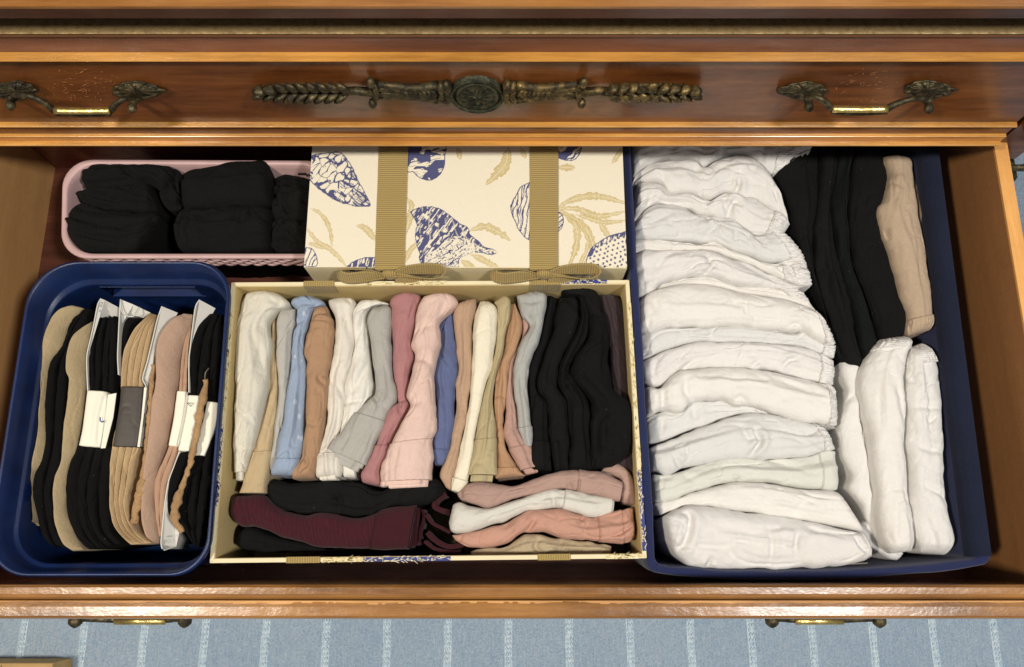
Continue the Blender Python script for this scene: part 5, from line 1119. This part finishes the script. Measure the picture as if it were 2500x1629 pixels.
# ---- black sock bundles in the pink basket
ZS = -.070; GS = 'black sock bundles in the pink basket'
SK = cloth_mat('black_sock_knit', srgb(17, 17, 16), .25, sheen=.0, rib=('DIAGONAL', 200))
def sg(lab, A, B, z=0.0, **k):
    k.setdefault('r', .016); k['r'] *= .8; k['wr'] = k.get('wr', 1.3) * 1.5; k.setdefault('steps', 4)
    return garment('sock_bundle', lab, 'socks', GS, SK, A, B, ZS + z, ZB + .004, **k)
sg('black sock bundle at the far left corner of the pink basket', [(207, 402), (260, 400), (320, 402), (380, 404), (418, 407), (438, 425)], [(203, 462), (240, 470), (290, 468), (340, 458), (370, 452), (400, 475)], .004, folds=[([(310, 420), (340, 445), (370, 450)], 2.5, 6)])
sg('black sock roll squeezed between the two left bundles', [(186, 470), (220, 464), (280, 458), (330, 450), (365, 445), (385, 490)], [(195, 480), (215, 505), (260, 515), (310, 520), (350, 522), (384, 515)], .000, folds=[([(240, 490), (300, 500), (360, 510)], 2, 6)])
sg('black sock bundle with fine ribs at the near left corner of the pink basket', [(175, 505), (215, 500), (265, 514), (330, 522), (380, 522), (400, 530)], [(162, 565), (185, 600), (220, 616), (280, 617), (330, 615), (362, 590)], .003, r=.018, folds=[([(190, 540), (260, 560), (350, 560)], 1.4, 6), ([(180, 575), (250, 590), (330, 600)], 1.4, 6)])
sg('small black knot of sock between the left and middle bundles', [(402, 420), (425, 412), (444, 424), (446, 470)], [(388, 470), (400, 500), (420, 516), (445, 512)], -.002, r=.012)
sg('large smooth black sock roll at the far middle of the basket', [(446, 418), (500, 410), (560, 402), (620, 397), (656, 395)], [(447, 512), (500, 512), (560, 509), (620, 508), (668, 504)], .006, r=.020, wr=.8, ends=(1, 1))
sg('rounded black sock bundle at the near middle of the basket', [(428, 530), (460, 512), (510, 508), (570, 507), (630, 507), (668, 508)], [(432, 600), (450, 617), (500, 619), (560, 619), (620, 618), (660, 616)], .002, r=.018, folds=[([(440, 600), (452, 550), (478, 515)], 2, 5), ([(585, 520), (590, 560)], 1.2, 8)])
sg('loose crumpled black socks by the gift box end of the basket', [(672, 428), (700, 424), (730, 430), (765, 434)], [(662, 540), (690, 545), (725, 548), (765, 546)], .000, wr=1.9, folds=[([(690, 440), (675, 480), (690, 530)], 2.5, 6), ([(715, 470), (700, 510), (720, 540)], 2.2, 6)])
sg('crumpled black sock at the near right end of the pink basket', [(664, 545), (695, 535), (730, 540), (765, 545)], [(660, 612), (690, 618), (725, 619), (765, 619)], -.002, wr=1.9, folds=[([(680, 550), (665, 590), (690, 612)], 2.5, 6), ([(705, 560), (735, 600)], 2.2, 5)])

# ---- liner socks, cards and bands in the blue bin
ZL = -.057; GLn = 'liner socks filed upright in the blue bin'; ZBL = ZB + .008
def lg(lab, A, B, mat, z=0.0, **k):
    k.setdefault('r', .006); k.setdefault('wr', .5); k.setdefault('long_', 2.5); k.setdefault('m', 20); k.setdefault('steps', 0)
    return garment('liner_sock', lab, 'socks', GLn, mat, A, B, ZL + z, ZBL, **k)
TN = cm('tan_knit', (196, 170, 122), var=.04); GO = cm('golden_tan_knit', (222, 184, 128), var=.03); PK = cm('pinkish_tan_knit', (206, 164, 134), var=.03); LB = cm('black_liner_knit', (9, 8, 8), var=.3, sheen=.0)
S1l = [(176, 745), (139, 769), (114, 821), (104, 883), (99, 960), (93, 1053), (90, 1083), (77, 1154), (76, 1198), (80, 1253), (92, 1284)]
S1r = [(206, 753), (173, 790), (155, 843), (130, 877), (121, 905), (116, 960), (114, 1022), (114, 1083), (102, 1133), (88, 1160), (85, 1213), (97, 1284)]
lg('tan liner sock at the far left, shaped like a foot', S1l, S1r, TN, .004, crest=-.7, p=1.7, r=.010, drop=.005)
S2r = [(226, 756), (210, 793), (186, 818), (169, 868), (167, 914), (164, 976), (158, 1053), (148, 1136), (134, 1182), (134, 1229), (145, 1290), (170, 1340)]
mid_ = [((a[0] + b[0]) / 2, (a[1] + b[1]) / 2) for a, b in zip(spline(S1r, 12), spline(S2r, 12))]
lg('black liner sock right of the leftmost tan one', S1r[:-1] + [(110, 1318)], mid_[:-1] + [(140, 1340)], LB, -.002, wr=1.0)
lg('second black liner sock from the left, curving along the next tan one', mid_[:-1] + [(135, 1332)], S2r, LB, .000, wr=1.0)
S3l = [(226, 785), (201, 803), (179, 830), (169, 868), (167, 908), (173, 929), (170, 976), (161, 1038), (152, 1120), (136, 1167), (133, 1213), (136, 1272), (155, 1324), (175, 1346)]
S3r = [(230, 787), (222, 830), (214, 868), (213, 929), (207, 991), (194, 1070), (190, 1100), (173, 1142), (164, 1213), (169, 1259), (188, 1312), (206, 1342)]
lg('second tan liner sock from the left, long and curved, before the first card', S3l, S3r, TN, .005, crest=-.6, p=1.8, r=.010, drop=.005)
def lerp_edge(a, b, f):
    a = spline(a, 12); b = spline(b, 12); return [tuple(x) for x in (a * (1 - f) + b * f)]
La = [(238, 776), (224, 820), (217, 861), (215, 960), (196, 1080), (173, 1142), (165, 1213), (170, 1259), (192, 1318), (215, 1342)]
Lb = [(288, 772), (290, 830), (287, 880), (286, 960), (283, 1080), (276, 1140), (268, 1200), (269, 1255), (278, 1305), (300, 1328)]
for k in range(4):
    lg(('black liner sock just right of the first white-edged card', 'second black liner sock after the first card', 'third black liner sock after the first card', 'black liner sock left of the golden tan bundle')[k], lerp_edge(La, Lb, k / 4), lerp_edge(La, Lb, (k + 1) / 4), LB, -.001 * (k % 2), wr=1.0)
lg('black liner sock end showing behind the second card', [(312, 775), (300, 820), (295, 880), (292, 945)], [(350, 778), (325, 800), (308, 850), (297, 945)], LB, -.002)
Lg0 = [(368, 765), (338, 790), (309, 843), (299, 900), (297, 945), (290, 1020), (276, 1090), (269, 1150), (267, 1213), (272, 1262), (292, 1308), (318, 1330)]
Lg1 = [(386, 770), (376, 800), (366, 850), (358, 900), (352, 945), (346, 1020), (343, 1090), (326, 1150), (318, 1213), (318, 1262), (345, 1305), (372, 1326)]
for k in range(4):
    lg(('golden tan liner sock, leftmost of the four under the grey band', 'second golden tan liner sock under the grey band', 'third golden tan liner sock under the grey band', 'rightmost golden tan liner sock under the grey band')[k], lerp_edge(Lg0, Lg1, k / 4), lerp_edge(Lg0, Lg1, (k + 1) / 4), GO, .004 - .001 * k, crest=-.55, p=1.7, r=.010, drop=.003)
S6l = [(447, 765), (418, 787), (393, 830), (385, 883), (384, 929), (374, 991), (362, 1084), (354, 1140), (347, 1213), (347, 1259), (356, 1306), (376, 1328)]
S6r = [(470, 768), (464, 800), (442, 868), (436, 929), (424, 991), (405, 1084), (386, 1150), (376, 1213), (381, 1259), (388, 1310), (386, 1326)]
lg('large pinkish tan liner sock in the middle of the bin', S6l, S6r, PK, .007, crest=-.6, p=1.8, r=.012, drop=.005)
for k in range(2):
    a_ = [(466, 795), (446, 855), (438, 940), (430, 1020), (414, 1090), (383, 1165), (378, 1230), (389, 1310)]; b_ = [(466, 800), (462, 860), (458, 940), (452, 1020), (436, 1095), (412, 1167), (402, 1228), (395, 1306)]
    lg(('thin pinkish tan liner sock right of the large one', 'outer pinkish tan liner sock touching the white tag')[k], lerp_edge(a_, b_, k / 2), lerp_edge(a_, b_, (k + 1) / 2), cm('peach_tan_knit', (204, 156, 122), var=.06), .002, crest=-.3, r=.006)
L8a = [(512, 766), (474, 820), (461, 883), (458, 963), (460, 1040), (458, 1100), (440, 1182), (432, 1230), (446, 1290), (470, 1330)]
L8b = [(546, 768), (545, 830), (541, 900), (534, 975), (530, 1040), (523, 1110), (514, 1180), (506, 1250), (492, 1310), (484, 1335)]
for k in range(3):
    lg(('black liner sock right of the last tall card', 'middle black liner sock of the right-hand three', 'black liner sock against the right side of the blue bin')[k], lerp_edge(L8a, L8b, k / 3), lerp_edge(L8a, L8b, (k + 1) / 3), LB, -.001 + .0012 * k, wr=1.0, r=.009)
lg('black liner sock piece between the lower card and the lace strand', [(440, 1104), (416, 1175), (410, 1240), (420, 1275)], [(462, 1108), (446, 1170), (432, 1220), (430, 1268)], LB, .001)

# cards: stiff sheets standing between the socks, white edge up
CARDM = plain('white_card', srgb(206, 204, 196), .6, bumps=(300, .1, .0004), var=.03)
def card(lab, edge, dep, name='cardboard_insert', z=.006, th=.0009, text=None, lo=None):
    """edge: photo points of the card's top edge, from the far end to the near end; the sheet hangs down from it by dep (m), corners rounded"""
    p = spline(edge, 48); z0 = ZL + z; P = PZ(p[:, 0], p[:, 1], z0); t_ = np.gradient(P, axis=0); t_ /= np.linalg.norm(t_, axis=1)[:, None]; nn = np.c_[-t_[:, 1], t_[:, 0], np.zeros(48)]
    zt_ = z0 + (np.zeros(48) if lo is None else np.interp(np.linspace(0, 1, 48), *lo))
    P[:, 2] = zt_
    rows = []
    for f in np.linspace(0, 1, 8): q = P.copy(); q[:, 2] = np.maximum(P[:, 2] - dep * f, ZBL); rows.append(q)
    A = np.stack(rows, 1) + nn[:, None] * th / 2; B = np.stack(rows, 1) - nn[:, None] * th / 2
    V = np.concatenate([A, B[:, ::-1]], 1); m = MB(); m.add(V.reshape(-1, 3), grid_faces(48, 16, 0, True))
    m.F += [list(range(16)), [47 * 16 + 15 - i for i in range(16)]]
    return m.build(name, CARDM, None, label=lab, cat='card', smooth=False), P, nn
def wcard(lab, px_far, px_top, px_near, zt_, zfar, wid, **k): pass
c1, P1_, N1_ = card('first tall white-edged card from the left, printed with grey numerals', [(246, 729), (238, 745), (229, 790), (220, 830), (212, 868), (212, 910), (214, 955)], .07)
c2, P2_, N2_ = card('second tall card, its torn top corner curled over', [(294, 731), (292, 760), (289, 820), (287, 870), (289, 915)], .07)
c3, P3_, N3_ = card('third tall card, slanting left beside the golden tan socks', [(395, 748), (384, 780), (372, 830), (360, 880), (348, 925), (356, 945), (352, 1000), (345, 1050), (336, 1088)], .07, z=.008)
c4, P4_, N4_ = card('rightmost tall card, in front of black liner socks', [(487, 732), (477, 750), (470, 800), (464, 850), (461, 880), (461, 958)], .07)
c5, P5_, N5_ = card('lower white card slanting beside black cloth near the front of the bin', [(438, 1102), (424, 1140), (411, 1176), (402, 1230), (396, 1290), (393, 1325), (396, 1340)], .06, z=.004)
# faces of the cards that look out over the socks: flaps of the same sheets leaning to the right
def flap(par, pts, zz, name='card_face', th=.0006):
    V = [PZ(x, y, ZL + z_) for (x, y), z_ in zip(pts, zz)]; n = len(V); V2 = [v - np.array([0, 0, th]) for v in V]
    m = MB(); m.add(V + V2, [list(range(n)), [2 * n - 1 - i for i in range(n)]] + [[i, (i + 1) % n, (i + 1) % n + n, i + n][::-1] for i in range(n)])
    return m.build(name, CARDM, par, smooth=False)
flap(c1, [(246, 729), (256, 733), (292, 752), (292, 790), (268, 770), (245, 778), (232, 800), (215, 868)], [.006, .004, -.006, -.008, -.006, -.004, -.003, .004])
flap(c2, [(294, 731), (326, 744), (368, 764), (350, 776), (330, 772), (312, 776), (300, 790), (293, 800)], [.006, .002, -.006, -.007, -.004, -.004, -.003, .0])
flap(c3, [(395, 748), (434, 764), (412, 785), (395, 820), (383, 860), (376, 900), (368, 960), (362, 950), (352, 925), (372, 850)], [.008, -.002, -.004, -.004, -.003, -.003, -.002, .004, .006, .007])
flap(c4, [(487, 732), (526, 753), (500, 772), (480, 800), (470, 845), (463, 870)], [.006, -.004, -.005, -.004, -.002, .004])
flap(c5, [(412, 1176), (418, 1210), (425, 1260), (440, 1290), (430, 1335), (400, 1345), (392, 1330), (397, 1270), (404, 1220)], [.004, .000, -.002, -.003, -.006, -.006, .003, .004, .004])
tcurl = MB(); tcurl.tube(spline([PZ(294, 733, ZL + .007), PZ(297, 760, ZL + .006), PZ(312, 772, ZL + .003), PZ(330, 770, ZL + .003), PZ(341, 750, ZL + .002)], 20), .0006, 6); tcurl.build('torn_curl', CARDM, c2)
# printed marks
INKG = plain('grey_ink', srgb(128, 126, 116), .6); INKB = plain('blue_ink', srgb(52, 92, 160), .6); INKD = plain('dark_ink', srgb(60, 56, 50), .6)
def text(s_, c, xv, yv, h, mat, par, name='lettering', org=None):
    """flat lettering centred at c; xv, yv = reading and up directions"""
    cu = bpy.data.curves.new(name, 'FONT'); cu.body = s_; cu.size = 1; cu.align_x = 'CENTER'; cu.align_y = 'CENTER'
    o = bpy.data.objects.new('tmp_text', cu); COL.objects.link(o)
    dg = bpy.context.evaluated_depsgraph_get(); me = bpy.data.meshes.new_from_object(o.evaluated_get(dg))
    V = np.array([v.co[:] for v in me.vertices]); Fc = [list(p.vertices) for p in me.polygons]
    bpy.data.objects.remove(o); bpy.data.curves.remove(cu); bpy.data.meshes.remove(me)
    xv = np.array(xv, float); xv /= np.linalg.norm(xv); yv = np.array(yv, float); yv /= np.linalg.norm(yv)
    W_ = np.array(c) + V[:, :1] * h * xv + V[:, 1:2] * h * yv
    return mesh(name, W_, Fc, mat, par, smooth=False)
def pzt(x, y, z): return PZ(x, y, ZL + z)
text('2', pzt(247, 744, .0070), (1, -.35, 0), (.25, 1, 0), .0062, INKG, c1); text('35', pzt(244, 760, .0055), (1, -.3, 0), (.25, 1, 0), .0030, INKG, c1)
text('21', pzt(405, 1323, .0030), (1, .1, 0), (-.1, 1, 0), .0040, INKG, c5); text('Kuntur', pzt(414, 1310, .0012), (1, .1, 0), (-.1, 1, 0), .0020, INKG, c5)

# paper and card bands round the socks
BANDW = plain('white_paper_band', srgb(236, 232, 214), .55, bumps=(200, .1, .0004), var=.03); BANDG = plain('charcoal_card_band', srgb(66, 60, 54), .5, bumps=(300, .2, .0005), var=.08)
def band_wrap(lab, A, B, z, mat, crease=None, name='paper_band', r=.004, cat='band', p=3.0):
    SEED[0] += 7; c = Cloth(A, B, ZL + z, r, ZL + z - .04, SEED[0], p=p, wr=.12, steps=0, ends=(0, 0), folds=crease or [], m=24)
    return c.mesh_range(0, 1, name, mat, None, skirt=.03, label=lab, cat=cat)
bw = band_wrap('white paper band round black liner socks, with a blue pen curl on its fold', [(215, 955), (208, 1010), (203, 1050), (195, 1088)], [(263, 958), (262, 1010), (254, 1055), (246, 1092)], .009, BANDW, [([(262, 958), (250, 1020), (242, 1090)], 1.2, 4)])
flp = flap(bw, [(263, 964), (284, 960), (276, 1020), (257, 1094), (246, 1095), (256, 1030)], [.012, .011, .010, .010, .011, .012], 'band_flap'); flp.data.materials[0] = BANDW
m = MB(); m.tube(spline([pzt(245, 1019, .0139), pzt(245, 1027, .0139), pzt(250, 1031, .0139), pzt(254, 1028, .0139)], 12), .0005, 5); m.build('pen_mark', INKB, bw)
bg = band_wrap('charcoal card band round the golden tan liner socks', [(297, 945), (291, 1000), (283, 1050), (276, 1090)], [(351, 946), (347, 1000), (343, 1050), (335, 1091)], .008, BANDG, r=.003)
flp = flap(bg, [(352, 946), (358, 947), (350, 1020), (341, 1092), (335, 1091), (345, 1020)], [.010, .010, .010, .010, .0095, .0095], 'band_edge'); flp.data.materials[0] = BANDW
flp = flap(bg, [(353, 1010), (357, 1010), (353, 1042), (349, 1042)], [.0104] * 4, 'print_block'); flp.data.materials[0] = INKD
bt = band_wrap('white plastic tag on the pinkish tan liner socks', [(433, 956), (427, 1010), (420, 1050), (413, 1088)], [(457, 957), (450, 1010), (443, 1050), (434, 1090)], .006, BANDW, r=.003, name='plastic_tag', cat='tag')
m = MB(); m.tube(spline([pzt(457, 958, .0105), pzt(452, 1000, .0105), pzt(444, 1040, .0105), pzt(434, 1089, .010)], 14), .0006, 6); m.build('tag_rim', plain('clear_plastic', srgb(222, 220, 214), .15), bt)
bb = band_wrap('large white tag left of the brown lace strand', [(455, 966), (448, 1010), (441, 1050), (436, 1100)], [(489, 967), (484, 1010), (476, 1055), (464, 1101)], .007, BANDW, r=.002, name='white_tag', cat='tag')
m = MB(); m.tube([pzt(458, 984, .0108), pzt(472, 985, .0108), pzt(466, 993, .0108), pzt(458, 985, .0108)], .0003, 4); m.build('embossed_mark', INKG, bb)
bc_ = band_wrap('white tag right of the brown lace strand with a chipped corner', [(506, 981), (498, 1020), (486, 1065), (476, 1112)], [(534, 984), (531, 1020), (522, 1060), (500, 1112)], .006, BANDW, r=.002, name='white_tag', cat='tag')
# lace strands
LACE = cloth_mat('brown_lace', srgb(176, 140, 98), .35, fleck=(srgb(96, 66, 40), 420), sheen=.2)
def strand(lab, pts, rad, z, name):
    p = spline(pts, 60); P = PZ(p[:, 0], p[:, 1], ZL + z); P = P + np.c_[.0007 * noise(np.arange(60) * .7, np.zeros(60), 3), np.zeros(60), .0007 * noise(np.arange(60) * .6, np.ones(60), 4)]
    rr_ = np.interp(np.linspace(0, 1, 60), np.linspace(0, 1, len(rad)), rad) * (1 + .25 * noise(np.arange(60) * .9, np.zeros(60), 9))
    m = MB(); m.tube(P, rr_, 10, flat=.7); return m.build(name, LACE, None, label=lab, cat='lace')
l1 = strand('long brown lace strand hanging over the white tags at right', [(503, 927), (499, 960), (488, 1010), (481, 1060), (472, 1100), (462, 1140), (448, 1180), (432, 1225), (427, 1265), (444, 1300)], [.0022, .0032, .0036, .0030, .0028, .0026, .0024, .0034, .0038, .0020], .013, 'lace_strand')
m = MB(); m.tube(spline([pzt(500, 926, .013), pzt(502, 910, .015), pzt(510, 899, .013)], 10), .0006, 6); m.build('thread_hook', plain('dark_thread', srgb(110, 100, 80), .4), l1)
strand('narrow brown lace trim between the golden tan and pinkish tan socks', [(376, 890), (371, 930), (367, 1000), (362, 1060), (353, 1140), (344, 1190), (334, 1240), (326, 1278)], [.0014, .0022, .0026, .0024, .0026, .0030, .0038, .0030], .009, 'lace_strand')
